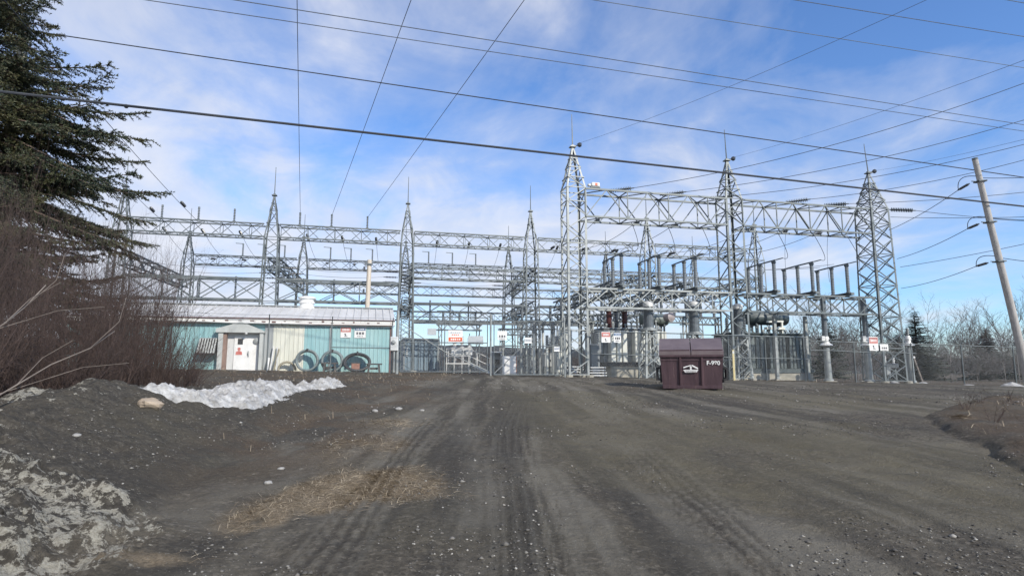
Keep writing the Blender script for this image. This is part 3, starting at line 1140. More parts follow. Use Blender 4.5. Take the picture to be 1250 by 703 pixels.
def build_woods():
    meshes = []
    for k in range(5):
        r_ = random.Random(300 + k)
        meshes.append(bare_tree(r_, 1.0))
    first = {}
    for i, (px, Y, h, where) in enumerate(WOOD):
        k = i % 5
        p = P(px, 455, Y)
        if k not in first:
            A, B, W = meshes[k]
            V, q = tri_sticks(A, B, W * .8)
            o = np_mesh('bare_tree', V, q, MT['twig_grey'])
            first[k] = o.data
        else:
            o = bpy.data.objects.new('bare_tree', first[k])
            COL.objects.link(o)
        o.location = (p.x, Y, g(p.x, Y))
        h *= .80
        o.scale = (h * 1.15, h * 1.15, h)
        o.rotation_euler = (0, 0, i * 2.1)
        tag(o, BARE_LOOK[k] + ' ' + where, 'tree', 'bare trees beyond the fence')
    protos = [conifer(random.Random(70 + k), 1.0, .24 + .03 * k) for k in range(3)]
    data = {}
    for i, (px, Y, ty, wd, lab) in enumerate(((1122, 46, 380, 1.65, 'tall pointed dark conifer beyond the fence, right of the end tower'),
                                              (1013, 48, 388, 1.25, 'narrow dark conifer rising between the cable columns'),
                                              (1208, 58, 400, 1.7, 'dark conifer beyond the fence, left of the leaning utility pole'),
                                              (682, 95, 404, .8, 'small far conifer seen between lattice legs left of the gate tower'),
                                              (671, 100, 411, .8, 'smallest far conifer left of the other between lattice legs'),
                                              (1098, 62, 408, 1.4, 'half hidden conifer behind the end tower'))):
        k = i % 3
        p, top = P(px, 455, Y), P(px, ty, Y)
        z0 = g(p.x, Y)
        r = thing('conifer', lab, 'tree', (p.x, Y, z0), i * 1.1, 'conifers beyond the fence')
        if k not in data:
            V, f = protos[k]
            c = np_mesh('crown', V, f, MT['pine_far'], r)
            t = MB().tube([(0, 0, -.02), (0, 0, .5), (0, 0, .96)], .018, 6, .003).build('trunk', 'bark', r)
            data[k] = (c.data, t.data)
        else:
            for nme, d in zip(('crown', 'trunk'), data[k]):
                c = bpy.data.objects.new(nme, d)
                COL.objects.link(c)
                c.parent = r
        H = top.z - z0
        r.scale = (H * wd, H * wd, H)
    # the far edge of the woods: one mass of thin trunks and twigs
    A, B, W = [], [], []
    r_ = random.Random(4)
    spots = []
    for i in range(230):
        px = r_.uniform(960, 1420)
        spots.append((px, r_.uniform(62, 100), r_.uniform(2.8, 4.6)))
    for i in range(170):      # brush beyond the yard, behind the gate
        px = r_.uniform(480, 980)
        spots.append((px, r_.uniform(75, 120), r_.uniform(1.2, 2.4)))
    for i in range(150):      # low brush in front of the wood
        px = r_.uniform(960, 1400)
        spots.append((px, r_.uniform(46, 66), r_.uniform(.9, 2.0)))
    for px, Y, h in spots:
        p = P(px, 455, Y)
        k = r_.randrange(5)
        a, b, w = meshes[k]
        sel = nrng.random(len(a)) < (.55 if h > 2.5 else .75)
        c, s = math.cos(px), math.sin(px)
        rot = np.array([[c, -s, 0], [s, c, 0], [0, 0, 1]])
        off = np.array([p.x, Y, g(p.x, Y)])
        sc = np.array([h * 1.1, h * 1.1, h]) if h > 2.5 else np.array([h * 2.0, h * 2.0, h])
        A.append((a[sel] @ rot.T) * sc + off); B.append((b[sel] @ rot.T) * sc + off); W.append(np.maximum(w[sel] * h, .012))
    V, q = tri_sticks(np.concatenate(A), np.concatenate(B), np.concatenate(W))
    o = np_mesh('far_woods', V, q, MT['twig_grey'])
    tag(o, 'grey mass of bare woods beyond the yard', 'woods', kind='stuff')


build_woods()


def far_ridge():
    """Low wooded hill on the skyline behind the gate."""
    x = np.linspace(-330, 330, 300)
    rows = []
    for y, k in ((250, 0), (275, .55), (310, 1), (420, .9), (520, 0)):
        hh = 7.0 + 5.0 * fbm(x, x * 0 + 3, .012, 3, seed=51) + 1.3 * fbm(x, x * 0, .25, 3, seed=52)
        rows.append(np.stack([x, y + 0 * x, -1.5 + k * (hh + 3.6 - .022 * x)], -1))
    V = np.stack(rows, 0)
    n = len(x)
    i = np.arange(4)[:, None] * n + np.arange(n - 1)[None, :]
    q = np.stack([i, i + 1, i + n + 1, i + n], -1).reshape(-1, 4)
    m = weathered('wooded_hillside', (.014, .019, .020), (.036, .037, .035), .95, 0, .5)
    tag(np_mesh('hill', V.reshape(-1, 3), q, m, smooth=True), kind='structure')


far_ridge()

# ================================================================== LATTICE TOWERS AND BEAMS
def make_tower(name, label, loc, wb, wt, hb, hn, hp, rod, panels, cross=False, mat='steel', leg_w=.10, br=.045, group=None, rod_lean=(0, 0), clamp=False, rz=None):
    """Square lattice mast: straight-tapered shaft to hb, pyramid peak to hp, lightning rod."""
    root = thing(name, label, 'lattice tower', loc, YAW if rz is None else rz, group)
    S = ((-1, -1), (1, -1), (1, 1), (-1, 1))
    hw = lambda z: (wb + (wt - wb) * z / hb) / 2 if z <= hb else (wt / 2) * (hp - z) / (hp - hb) + .05
    for sx, sy in S:
        m = MB()
        m.angle((sx * hw(0), sy * hw(0), 0), (sx * hw(hb), sy * hw(hb), hb), leg_w, (-sx, -sy))
        m.angle((sx * hw(hb), sy * hw(hb), hb), (sx * hw(hp), sy * hw(hp), hp), leg_w * .8, (-sx, -sy))
        m.build('leg', mat, root)
        MB().lathe((sx * hw(0), sy * hw(0), -.4), [(0, .2), (.48, .2), (.5, .17)], 10).build('footing', 'concrete', root)
    m = MB()
    zs = [.12 + (hb - .12) * i / panels for i in range(panels + 1)]
    zs += [hb + (hn - hb) * .5, hn, hn + (hp - hn) * .45]
    for i, z in enumerate(zs):
        w = hw(z)
        for k in range(4):
            (ax, ay), (bx, by) = S[k], S[(k + 1) % 4]
            if i % (2 if cross else 3) == 0 or z >= hb:
                m.bar((ax * w, ay * w, z), (bx * w, by * w, z), br)
            if i + 1 < len(zs):
                z2 = zs[i + 1]
                w2 = hw(z2)
                if cross or (i + k) % 2 == 0:
                    m.bar((ax * w, ay * w, z), (bx * w2, by * w2, z2), br)
                if cross or (i + k) % 2 == 1:
                    m.bar((bx * w, by * w, z), (ax * w2, ay * w2, z2), br)
    m.build('bracing', mat, root)
    m = MB().box((0, 0, hp + .02), (.30, .30, .05)).box((0, 0, hp + .08), (.14, .14, .08))
    m.build('peak_cap', mat, root)
    if clamp:
        m = MB().tube([(0, 0, hp + .06), (.34, -.1, hp + .12)], .03, 6)
        m.lathe((.34, -.1, hp + .02), [(0, .05), (.05, .11), (.16, .12), (.22, .05)], 8)
        m.build('wire_clamp', 'insul_dark', root)
    if rod:
        MB().tube([(0, 0, hp + .1), (rod_lean[0] * .5, rod_lean[1] * .5, hp + rod * .5), (rod_lean[0], rod_lean[1], hp + rod)], .034, 6, .017).build('lightning_rod', mat, root)
    return root


FRONT_U = [0, 8.7, 17.75]
FT_LAB = ['front lattice tower standing at the right gate post, nearest of all the towers',
          'front lattice tower behind the maroon dumpster, middle support of the top gantry',
          'front lattice tower at the far right end of the gantry, behind the paired fence signs']
for i, u in enumerate(FRONT_U):
    p = UG(u, 0)
    top = 11.5 - p.z
    make_tower('lattice_tower', FT_LAB[i], p, 1.02 if i < 2 else 1.5, 1.0 if i < 2 else 1.2, 9.3 - p.z, 10.4 - p.z, top, 1.75, 13 if i < 2 else 11, i == 2, 'steel_lt' if i == 0 else 'steel', .10, .042,
               group='front gantry towers', rod_lean=((-.02, 0), (-.05, 0), (-.13, 0))[i], clamp=True)

A_U = [-24.0, -15.7, -7.45, .87, 9.5, 18.3]
AV = 11.4
A_LAB = ['lattice tower half hidden behind the spruce boughs', 'lattice tower rising behind the teal building near its porch, with a tall rod',
         'lattice tower rising at the right end of the teal building, beside the blue container', 'lattice tower behind the right gate leaf, left of the gate tower',
         'lattice tower seen right of the gate tower, above the pale transformer', 'lattice tower just right of the tower behind the dumpster']
for i, u in enumerate(A_U):
    p = UG(u, AV)
    make_tower('lattice_tower', A_LAB[i], p, 1.12, .84, 8.5 - p.z, 10.3 - p.z, 11.2 - p.z, 1.85, 12, False, 'steel', .085, .036, 'middle row towers')
C_U = [-23.4, -15.0, -6.9, 1.9, 10.9, 19.6]
CV_ = 22.6
C_LAB = ['far lattice tower at the left, nearest the spruce', 'far lattice tower above the white roof vent of the teal building',
         'far lattice tower hidden behind the one beside the blue container', 'far lattice tower between two lattice legs, left of the gate tower',
         'far lattice tower behind the switch posts above the pale transformer', 'far lattice tower behind the tower that stands behind the dumpster']
for i, u in enumerate(C_U):
    p = UG(u, CV_)
    make_tower('lattice_tower', C_LAB[i], p, 1.1, .78, 8.5 - p.z, 10.2 - p.z, 11.0 - p.z, 1.9, 11, False, 'steel_old', .085, .036, 'far row towers')


def lattice_beam(label, a, b, w, h, panel, mat='steel', ch=.085, br=.042, cross=False, group=None, sides=True):
    """Box truss: bottom centre line from a to b, width w, depth h."""
    a, b = Vector(a), Vector(b)
    d = b - a
    L = d.length
    rz = math.atan2(d.y, d.x)
    root = thing('lattice_beam', label, 'lattice beam', a, rz, group)
    dz = b.z - a.z
    zz = lambda x: dz * x / L
    C = {}
    for sy in (-1, 1):
        for t in (0, 1):
            MB().bar((0, sy * w / 2, t * h), (L, sy * w / 2, dz + t * h), ch).build('chord', mat, root)
    n = max(2, int(round(L / panel)))
    m = MB()
    for i in range(n):
        x0, x1 = L * i / n, L * (i + 1) / n
        for sy in (-1, 1):
            y = sy * w / 2
            if cross or (i + (sy > 0)) % 2 == 0:
                m.bar((x0, y, zz(x0)), (x1, y, zz(x1) + h), br)
            if cross or (i + (sy > 0)) % 2 == 1:
                m.bar((x0, y, zz(x0) + h), (x1, y, zz(x1)), br)
            if i % 2 == 0:
                m.bar((x0, y, zz(x0)), (x0, y, zz(x0) + h), br)
        for t in (0, 1):
            s = 1 if i % 2 else -1
            m.bar((x0, -s * w / 2, zz(x0) + t * h), (x1, s * w / 2, zz(x1) + t * h), br)
            if i % 2 == 0:
                m.bar((x0, -w / 2, zz(x0) + t * h), (x0, w / 2, zz(x0) + t * h), br)
    m.build('bracing', mat, root)
    return root


def span(us, v, k, z):
    return U(us[k] + .45, v, z), U(us[k + 1] - .45, v, z)


GB = 'beams of the front gantry'
for k in (0, 1):
    a, b = span(FRONT_U, 0, k, 7.85)
    lattice_beam(('top gantry beam from the gate tower to the tower behind the dumpster', 'top gantry beam from the tower behind the dumpster to the end tower')[k], a, b, 1.05, 1.4, 1.05, 'steel', .085, .045, group=GB)
    a, b = span(FRONT_U, 0, k, 3.38)
    if k == 1:
        b = U(FRONT_U[2] + .9, -.0, 3.38) - Vector((0, 0, 0))
        b = U(FRONT_U[2] - .7, 0, 3.38)
    lattice_beam(('low front beam carrying switches between gate tower and the tower behind the dumpster', 'low front beam carrying switches above the dark green transformer')[k], a, b, 1.05, .92, 1.15, 'steel_lt' if k == 0 else 'steel', .085, .045, True, group=GB)

names_a = ['under the spruce boughs', 'above the teal building', 'above the gate', 'just right of the gate tower', 'behind the dumpster tower']
for k in range(5):
    a, b = span(A_U, AV, k, 8.5)
    lattice_beam('high middle row beam ' + names_a[k], a, b, .75, .80, .82, 'steel', .075, .034, group='high beams of the middle row')
    a, b = span(C_U, CV_, k, 8.5)
    lattice_beam('high far row beam ' + names_a[k], a, b, .7, .72, .8, 'steel_old', .07, .034, group='high beams of the far row')
    if k <= 3:
        a, b = span(C_U, CV_, k, 4.5)
        lattice_beam('lowest far row beam ' + names_a[k], a, b, .7, .72, .9, 'steel_old', .07, .034, group='lowest beams of the far row')
    if k >= 1:
        a, b = span(C_U, CV_, k, 6.6)
        lattice_beam('low far row beam ' + names_a[k], a, b, .7, .72, .9, 'steel_old', .07, .034, group='low beams of the far row')
    if k <= 1:
        a, b = span(A_U, AV, k, 4.6)
        lattice_beam('deep low beam with crossed bracing ' + ('left of the white roof vent', 'right of the white roof vent')[k] if k else 'deep low beam with crossed bracing ending under the spruce boughs', a, b, .9, 1.28, 2.1, 'steel', .10, .05, True, group='low beams of the middle row')
    if k == 2:
        a, b = span(A_U, AV, k, 3.45)
        lattice_beam('low crossed beam over the gate, in front of the breaker platform', a, b, .9, 1.2, 1.75, 'steel_old', .09, .042, True, group='low beams of the middle row')
    if k == 3:
        a, b = span(A_U, AV, k, 3.45)
        lattice_beam('low crossed beam behind the pale transformer', a, b, .9, 1.2, 1.75, 'steel_old', .09, .042, True, group='low beams of the middle row')

V_LAB = ['beam running back under the spruce boughs to the far tower', 'beam running back from the tower near the porch to the far tower',
         'beam running back from the tower beside the blue container', 'beam running back behind the right gate leaf',
         'beam running back behind the switch posts above the pale transformer', 'beam running back behind the dumpster tower']
for i in range(6):
    a, b = U(A_U[i] + .1, AV + .5, 6.6), U(C_U[i] - .1, CV_ - .5, 6.6)
    lattice_beam('slanting looking ' + V_LAB[i], a, b, .7, .72, .85, 'steel_old' if i in (0, 2, 5) else 'steel', .08, .042, group='beams between the rows')
for i in (2, 3, 4):
    lattice_beam('low ' + V_LAB[i], U(A_U[i] + .1, AV + .5, 4.5), U(C_U[i] - .1, CV_ - .5, 4.5), .6, .6, .85, 'steel_old', .07, .036, group='low beams between the rows')
for k in (2, 3, 4):
    a, b = span(A_U, AV, k, 6.3)
    lattice_beam('middle height beam of the middle row ' + names_a[k], a, b, .7, .72, .9, 'steel', .07, .034, group='middle height beams of the middle row')
# two bus beams behind the switches of the front row
for i, (u, lab) in enumerate(((2.6, 'bus support beam running back from the left switch posts above the pale transformer'), (6.4, 'bus support beam running back from the middle switch posts left of the dumpster tower'))):
    lattice_beam(lab, U(u, .7, 4.35), U(u, AV - .5, 4.35), .6, .55, .8, 'steel_old', .08, .042, group='bus support beams')


# ================================================================== INSULATORS
def sheds(L, r, core, n):
    prof = [(0, core)]
    for i in range(n):
        z = L * (i + .15) / n
        prof += [(z, core), (z + L * .22 / n, r), (z + L * .42 / n, r * .92), (z + L * .6 / n, core)]
    prof += [(L, core)]
    return prof


def string_proto(name, L, r, n, mat, cat, lab, group):
    o = MB().lathe((0, 0, .08), sheds(L - .16, r, r * .35, n), 10).build(name, mat)
    MB().tube([(0, 0, -.04), (0, 0, .1)], .028, 6).build('clamp', 'steel', o)
    MB().tube([(0, 0, L - .1), (0, 0, L + .05)], .034, 6).build('clamp', 'steel', o)
    return tag(o, lab, cat, group)


PROTO = {}


def place_string(key, p, q, label):
    """A strain insulator that starts at p and points towards q; returns its far end."""
    L, r, n, mat, name, grp = {
        'front': (1.25, .125, 13, 'steel_old', 'strain_insulator', 'strain insulators of the incoming lines'),
        'mid': (.95, .085, 8, 'insul_dark', 'strain_insulator', 'strain insulators between the rows'),
        'pole': (.85, .055, 8, 'insul_dark', 'strain_insulator', 'strain insulators at the utility pole'),
        'bus': (.9, .075, 7, 'insul_dark', 'bus_insulator', 'bus insulators inside the yard'),
    }[key]
    p, q = Vector(p), Vector(q)
    d = (q - p).normalized()
    quat = Vector((0, 0, 1)).rotation_difference(d)
    if key not in PROTO:
        o = PROTO[key] = string_proto(name, L, r, n, mat, 'insulator', label, grp)
        o.rotation_mode = 'QUATERNION'
        o.rotation_quaternion = quat
        o.location = p
    else:
        dup(PROTO[key], p, label=label, quat=quat)
    return p + d * (L + .03)


def wire(name, label, p, q, sag=0.0, r=.012, mat='wire_al', group=None, n=20, cat='wire'):
    p, q = Vector(p), Vector(q)
    pts = []
    for i in range(n + 1):
        t = i / n
        c = p.lerp(q, t)
        c.z -= sag * 4 * t * (1 - t)
        pts.append(c)
    return MB().tube(pts, r, 6).solo(name, mat, label, cat, group, origin=p, smooth=True)


def curve_wire(name, label, p, c, q, r=.014, mat='wire_al', group=None, cat='wire'):
    p, c, q = Vector(p), Vector(c), Vector(q)
    pts = [p * (1 - t) ** 2 + c * 2 * t * (1 - t) + q * t * t for t in [i / 16 for i in range(17)]]
    return MB().tube(pts, r, 6).solo(name, mat, label, cat, group, origin=p, smooth=True)


bay_names = ['under the spruce boughs', 'above the teal building', 'above the gate', 'right of the gate tower', 'right of the dumpster tower']
third = ['left', 'middle', 'right']

# incoming lines that pass over the camera's right shoulder to the front gantry
INC = [(742, 228, 29.9, 1250, 43, 25), (806, 232, 30.6, 1250, 104, 26), (866, 236, 31.2, 1250, 143, 27), (957, 246, 32.0, 1250, 168, 28), (1004, 250, 32.6, 1250, 225, 30), (1086, 264, 33.4, 1250, 262, 31.5)]
for i, (px, py, Y, qx, qy, Yq) in enumerate(INC):
    a, b = P(px, py, Y), P(qx, qy, Yq)
    a.z = 9.40
    where = ORD[i] + ' from the gate tower'
    far = a + (b - a) * 1.9
    e = place_string('front', a, a + (b - a) + Vector((0, 0, (-4.6, -2.8, -2.2, -1.6, -.3, 0)[i])), 'level ridged insulator on the top gantry beam, ' + where)
    wire('power_line', 'incoming power line rising to the upper right, ' + where, e, far, (2.0, 1.5, 1.2, 1.0, .4, .3)[i], .0135, 'wire', 'incoming lines on the right', 30)
for i, (apx, apy, Y, qx, qy) in enumerate(((704, 176, 29.2, 900, 92), (896, 192, 31.2, 1100, 118), (1066, 209, 33.4, 1250, 160))):
    a = P(apx, apy, Y)
    wire('ground_wire', 'thin shield wire from the peak of the ' + ('gate tower', 'dumpster tower', 'end tower')[i], a, a + (P(qx, qy, 20) - a) * 1.9, .3, .006, 'wire_al', 'shield wires')

# spans from the front gantry back to the middle row
PH_F = [1.55, 3.75, 5.95, 10.4, 12.6, 14.8]
PH_A = [2.2, 4.4, 6.6, 11.0, 13.2, 15.4]
for i in range(6):
    where = third[i % 3] + ' wire of the ' + ('bay above the pale transformer', 'bay above the dark green transformer')[i // 3]
    a, b = U(PH_F[i], .5, 8.0), U(PH_A[i], AV - .4, 8.6)
    e = place_string('mid', a, b, 'dark insulator at front gantry, ' + where)
    f = place_string('mid', b, a, 'dark insulator at middle beam, ' + where)
    wire('span_wire', 'slanting wire behind the gantry, ' + where, e, f, .25, .013, 'wire', 'span wires to the middle row', 12)
# middle row to far row in every bay, the hanging ends visible inside the high beams
for k in range(5):
    for j in range(3):
        fr = (.24, .5, .76)[j]
        ua, uc = A_U[k] + (A_U[k + 1] - A_U[k]) * fr, C_U[k] + (C_U[k + 1] - C_U[k]) * fr
        where = third[j] + ' one ' + bay_names[k]
        a, b = U(ua, AV + .4, 8.95), U(uc, CV_ - .4, 8.9)
        e = place_string('mid', a, b - Vector((0, 0, 2.5)), 'dark insulator in high middle beam, ' + where)
        f = place_string('mid', b, a - Vector((0, 0, 1.5)), 'dark insulator at the high far beam, ' + where)
        wire('span_wire', 'wire between middle and far row, ' + where, e, f, .7, .011, 'wire_al', 'span wires to the far row', 12)
# bus wires running along the yard at mid height, with strain insulators at both ends
for k in range(4):
    for j in range(4):
        v = AV + (1.8, 4.2, 6.6, 9.0)[j]
        a, b = U(A_U[k] + .55, v, 6.95), U(A_U[k + 1] - .4, v, 6.95)
        where = ('first', 'second', 'third', 'fourth')[j] + ' bus wire ' + bay_names[k]
        e = place_string('bus', a, b, 'dark insulator, left end of ' + where)
        f = place_string('bus', b, a, 'dark insulator, right end of ' + where)
        wire('bus_wire', 'thin level ' + where, e, f, .14, .011, 'wire_al', 'bus wires', 10)

# short post insulators on top of the beams, three to a bay
def post_ins(label, loc, h, group, arm=False):
    key = 'post%.2f%d' % (h, arm)
    if key not in PROTO:
        o = MB().lathe((0, 0, .06), sheds(h - .12, .07, .045, max(5, int(h * 9))), 10).build('post_insulator', 'insul')
        MB().box((0, 0, .03), (.2, .2, .06)).build('base_plate', 'steel', o)
        MB().lathe((0, 0, h - .07), [(0, .06), (.08, .06), (.1, .03)], 8).build('cap', 'steel', o)
        if arm:
            MB().bar((0, 0, h), (-.55, 0, h + .02), .045).build('contact_arm', 'steel', o)
        tag(o, label, 'insulator', group)
        PROTO[key] = o
        o.location = loc
        o.rotation_euler = (0, 0, YAW)
    else:
        o = dup(PROTO[key], loc, YAW, label)
        o['group'] = group
    return o


for k, us in ((0, (-22.6, -20.4)), (1, (-19.0 + 4.9, -12.2, -10.0)), (2, (-6.2, -3.6, -1.0))):
    for j, u in enumerate(us if k != 0 else (-21.9, -19.9, -17.9)):
        if k == 2:
            continue
        post_ins('short upright insulator on the high middle beam, ' + third[j] + ' one ' + bay_names[k], U(u, AV - .2, 9.33), .82, 'upright insulators on the high middle beams')
for k, us in ((0, (-19.5, -17.9, -16.4)), (1, (-12.9, -11.3, -9.6)), (2, (-5.0, -3.0, -1.0))):
    for j, u in enumerate(us):
        post_ins('upright far insulator with a thin arm, ' + third[j] + ' one ' + bay_names[k], U(u, CV_ - .1, 9.25), 1.0, 'upright insulators on the high far beams', True)
# stacks standing inside the low beams
for k, us in ((0, (-21.6, -19.6, -17.6)), (1, (-13.7, -11.9, -9.9)), (2, (-5.9, -4.6, -3.4)), (3, (3.0, 5.0, 7.0))):
    for j, u in enumerate(us):
        z = 4.65 if k < 2 else 3.5
        post_ins('insulator stack inside the low middle beam, ' + third[j] + ' one ' + ('under the spruce boughs', 'above the teal building', 'above the gate', 'behind the pale transformer')[k], U(u, AV - .15, z), 1.35, 'stacks inside the low beams', False)

# incoming lines from overhead to the left bay
for j, (bx, by, qx, qy, Yq) in enumerate(((375, 262, 363, 0, 17), (411, 268, 500, 0, 16.5), (444, 270, 636, 0, 16))):
    u = (-14.1, -12.2, -10.0)[j]
    a = U(u, AV - .2, 10.1)
    b = P(qx, qy, Yq)
    wire('power_line', 'steep incoming line to the beam above the teal building, ' + third[j] + ' one', a, a + (b - a) * 2.2, .15, .011, 'wire', 'incoming lines from overhead', 24)
for j, (px, py, qx, qy, Yq) in enumerate(((75, 75, 242, 270, 36.3), (128, 190, 210, 268, 36.0))):
    b = U((-19.9, -21.9)[j], AV - .3, 9.25)
    a = P(px, py, (17, 24)[j])
    lab = ('upper', 'lower')[j] + ' of the pair coming down past the spruce'
    e = place_string('mid', b + (a - b) * .17, a, 'dark insulator in the line ' + lab)
    wire('power_line', 'power line ' + lab, b, a + (a - b) * .4, .25, .012, 'wire', 'lines past the spruce', 20)


# ================================================================== DISCONNECT SWITCHES ON THE LOW FRONT BEAM
def make_switch(label, loc, h, lean=0):
    root = thing('disconnect_switch', label, 'disconnect switch', loc, YAW, 'disconnect switches on the low front beam')
    MB().box((0, 1.15, .06), (.2, 2.9, .12)).box((0, 1.15, .13), (.34, 2.7, .03)).build('base_channel', 'steel_old', root)
    for y in (0, 1.1, 2.2):
        o = MB().lathe((0, y, .15), sheds(h, .100, .086, 16), 10).build('insulator', 'insul', root)
        MB().lathe((0, y, .13), [(0, .13), (.05, .13), (.07, .09)], 10).build('flange', 'steel', o)
        MB().lathe((0, y, h + .13), [(0, .08), (.05, .12), (.12, .12), (.15, .06)], 10).build('cap', 'steel_old', o)
    MB().tube([(0, -.15, h + .30), (0, 1.1, h + .30), (0, 2.4, h + .28)], .04, 8).build('blade', 'steel_old', root)
    MB().bar((0, -.2, h + .30), (.22, -.45, h + .36), .05).build('terminal', 'steel', root)
    MB().tube([(.3, 1.7, .1), (.3, 1.7, -.9)], .035, 6).bar((0, 1.7, .08), (.3, 1.7, .08), .06).build('crank_rod', 'steel', root)
    return root


sw0 = None
SW_U = [2.15, 4.15, 6.15, 10.7, 13.0, 15.2]
SW_TOP = []
for i, u in enumerate(SW_U):
    lab = 'three post disconnect switch on the low beam, ' + third[i % 3] + ' one ' + ('above the pale transformer', 'above the dark green transformer')[i // 3]
    loc = U(u + .1, -.55, 4.36)
    if sw0 is None:
        sw0 = make_switch(lab, loc, 1.42)
    else:
        dup(sw0, loc, YAW, lab)
    SW_TOP.append(loc + Matrix.Rotation(YAW, 3, 'Z') @ Vector((.22, -.45, 1.78)))
for i, st in enumerate(SW_TOP):
    top = U(SW_U[i] + 1.1, .35, 7.9)
    c = (st + top) / 2 + Vector((.75, 0, -1.0))
    curve_wire('jumper_wire', 'curved jumper from gantry down to the ' + third[i % 3] + ' switch ' + ('above the pale transformer', 'above the dark green transformer')[i // 3], top, c, st, .014, 'wire', 'jumpers of the front gantry')
for i, u in enumerate((11.2, 13.9, 16.0)):
    a, b = U(u + 1.2, .4, 7.9), U(u + 1.0, .3, 5.2)
    curve_wire('jumper_wire', 'thin almost upright drop wire under the right gantry beam, ' + third[i] + ' one', a, (a + b) / 2 + Vector((-.15, 0, 0)), b, .010, 'wire_al', 'thin drop wires')
# bus tubes linking the switch tops
for k in (0, 1):
    for j in range(2):
        a = U(SW_U[3 * k] - .2, .55 + 1.1 * j, 4.36 + 1.78)
        b = U(SW_U[3 * k + 2] + .3, .55 + 1.1 * j, 4.36 + 1.78)
        if k == 1:
            wire('bus_wire', 'sloping wire across the switch tops above the dark green transformer, ' + ('lower', 'upper')[j] + ' one', a + Vector((0, 0, -.4 + .2 * j)), b + Vector((0, 0, .12)), .05, .012, 'wire', 'bus wires', 8)


# ================================================================== FENCE AND GATES
def fy(x):
    return 27.85 + .185 * x


FZ = lambda x: g(x, fy(x))


def fence(label, x0, x1, posts, mid=(), arms=True, barb=True, top=2.05, name='chain_link_fence', mesh_top=2.05):
    root = thing(name, label, 'fence', (x0, fy(x0), FZ(x0)), 0, 'chain link fence runs')
    inv = lambda m, nme, mat, sm=False: m.build(nme, mat, root, smooth=sm, world=True)
    pt = lambda x, z: Vector((x, fy(x), FZ(x) + z))
    for x in posts:
        inv(MB().tube([pt(x, -.3), pt(x, top + .02)], .030, 8), 'post', 'steel', True)
        if arms:
            inv(MB().tube([pt(x, top), pt(x, top + .1) + Vector((.02, -.03, 0)), pt(x, top + .36) + Vector((.10, -.26, 0))], .022, 6), 'barb_arm', 'steel')
    xs = np.linspace(x0, x1, max(2, int(abs(x1 - x0) / 1.0)))
    inv(MB().tube([pt(x, top - .02) for x in xs], .026, 6), 'top_rail', 'steel', True)
    for z, a, b in mid:
        ms = np.linspace(a, b, max(2, int(abs(b - a))))
        inv(MB().tube([pt(x, z) for x in ms], .022, 6), 'middle_rail', 'steel', True)
    if barb and arms:
        for k in range(3):
            o = Vector((.02 + .04 * k, -.05 - .1 * k, 0))
            inv(MB().tube([pt(x, top + .12 + .11 * k) + o for x in xs], .006, 4), 'barbed_wire', 'wire_al')
    m = MB()
    xx = np.linspace(x0, x1, max(2, int(abs(x1 - x0) / .6)))
    vs, fs = [], []
    for x in xx:
        vs += [pt(x, .03) + Vector((0, .04, 0)), pt(x, mesh_top - .04) + Vector((0, .04, 0))]
    for i in range(len(xx) - 1):
        fs.append((2 * i, 2 * i + 2, 2 * i + 3, 2 * i + 1))
    m.add(vs, fs)
    inv(m, 'chain_link', 'chain')
    return root


def fx(px):
    """x on the fence line for a pixel column near eye level."""
    k = (px - 625) / F / 1.004
    return 27.85 * k / (1 - .185 * k)


fence('chain link fence with bent barb arms in front of the teal building', fx(60), fx(480), [fx(p) for p in (75, 140, 208, 327, 404, 478)], mid=((1.1, fx(404), fx(478)),))
fence('chain link fence in front of the pale transformer and the dumpster tower', fx(722), fx(986), [fx(p) for p in (779, 832, 889, 934, 981)], mid=((1.1, fx(722), fx(986)),), arms=False, barb=False, top=2.2, mesh_top=2.2)
fence('chain link fence with barb arms running from the end tower to the right edge', fx(989), fx(1330), [fx(p) for p in (1042, 1112, 1173, 1236, 1300)], mid=((1.55, fx(989), fx(1118)),))


def gate(label, x0, x1, brace):
    root = thing('metal_gate', label, 'gate', (x0, fy(x0), FZ(x0)), 0, 'leaves of the yard gate')
    z0, zt = FZ((x0 + x1) / 2) + .10, 2.45
    pt = lambda x, z: Vector((x, fy(x), z0 + z))
    m = MB()
    for z in (0, zt):
        m.tube([pt(x0, z), pt(x1, z)], .024, 8)
    for x in (x0, x0 + (x1 - x0) * .5, x1):
        m.tube([pt(x, 0), pt(x, zt)], .022, 8)
    m.build('gate_frame', 'steel', root, world=True)
    MB().tube([pt(x0, 1.3), pt(x1, 1.3)], .024, 6).build('middle_rail', 'steel', root, world=True)
    if brace:
        MB().tube([pt(x0, zt - .35), pt(x0 + (x1 - x0) * .5, .9), pt(x1, 0.05)] if brace > 0 else [pt(x0, .05), pt(x1 * .5 + x0 * .5, 1.5)], .022, 6).build('brace', 'steel_lt', root, world=True)
    MB().add([pt(x0, .02), pt(x1, .02), pt(x1, zt), pt(x0, zt)], [(0, 1, 2, 3)]).build('chain_link', 'chain', root, world=True)
    return root


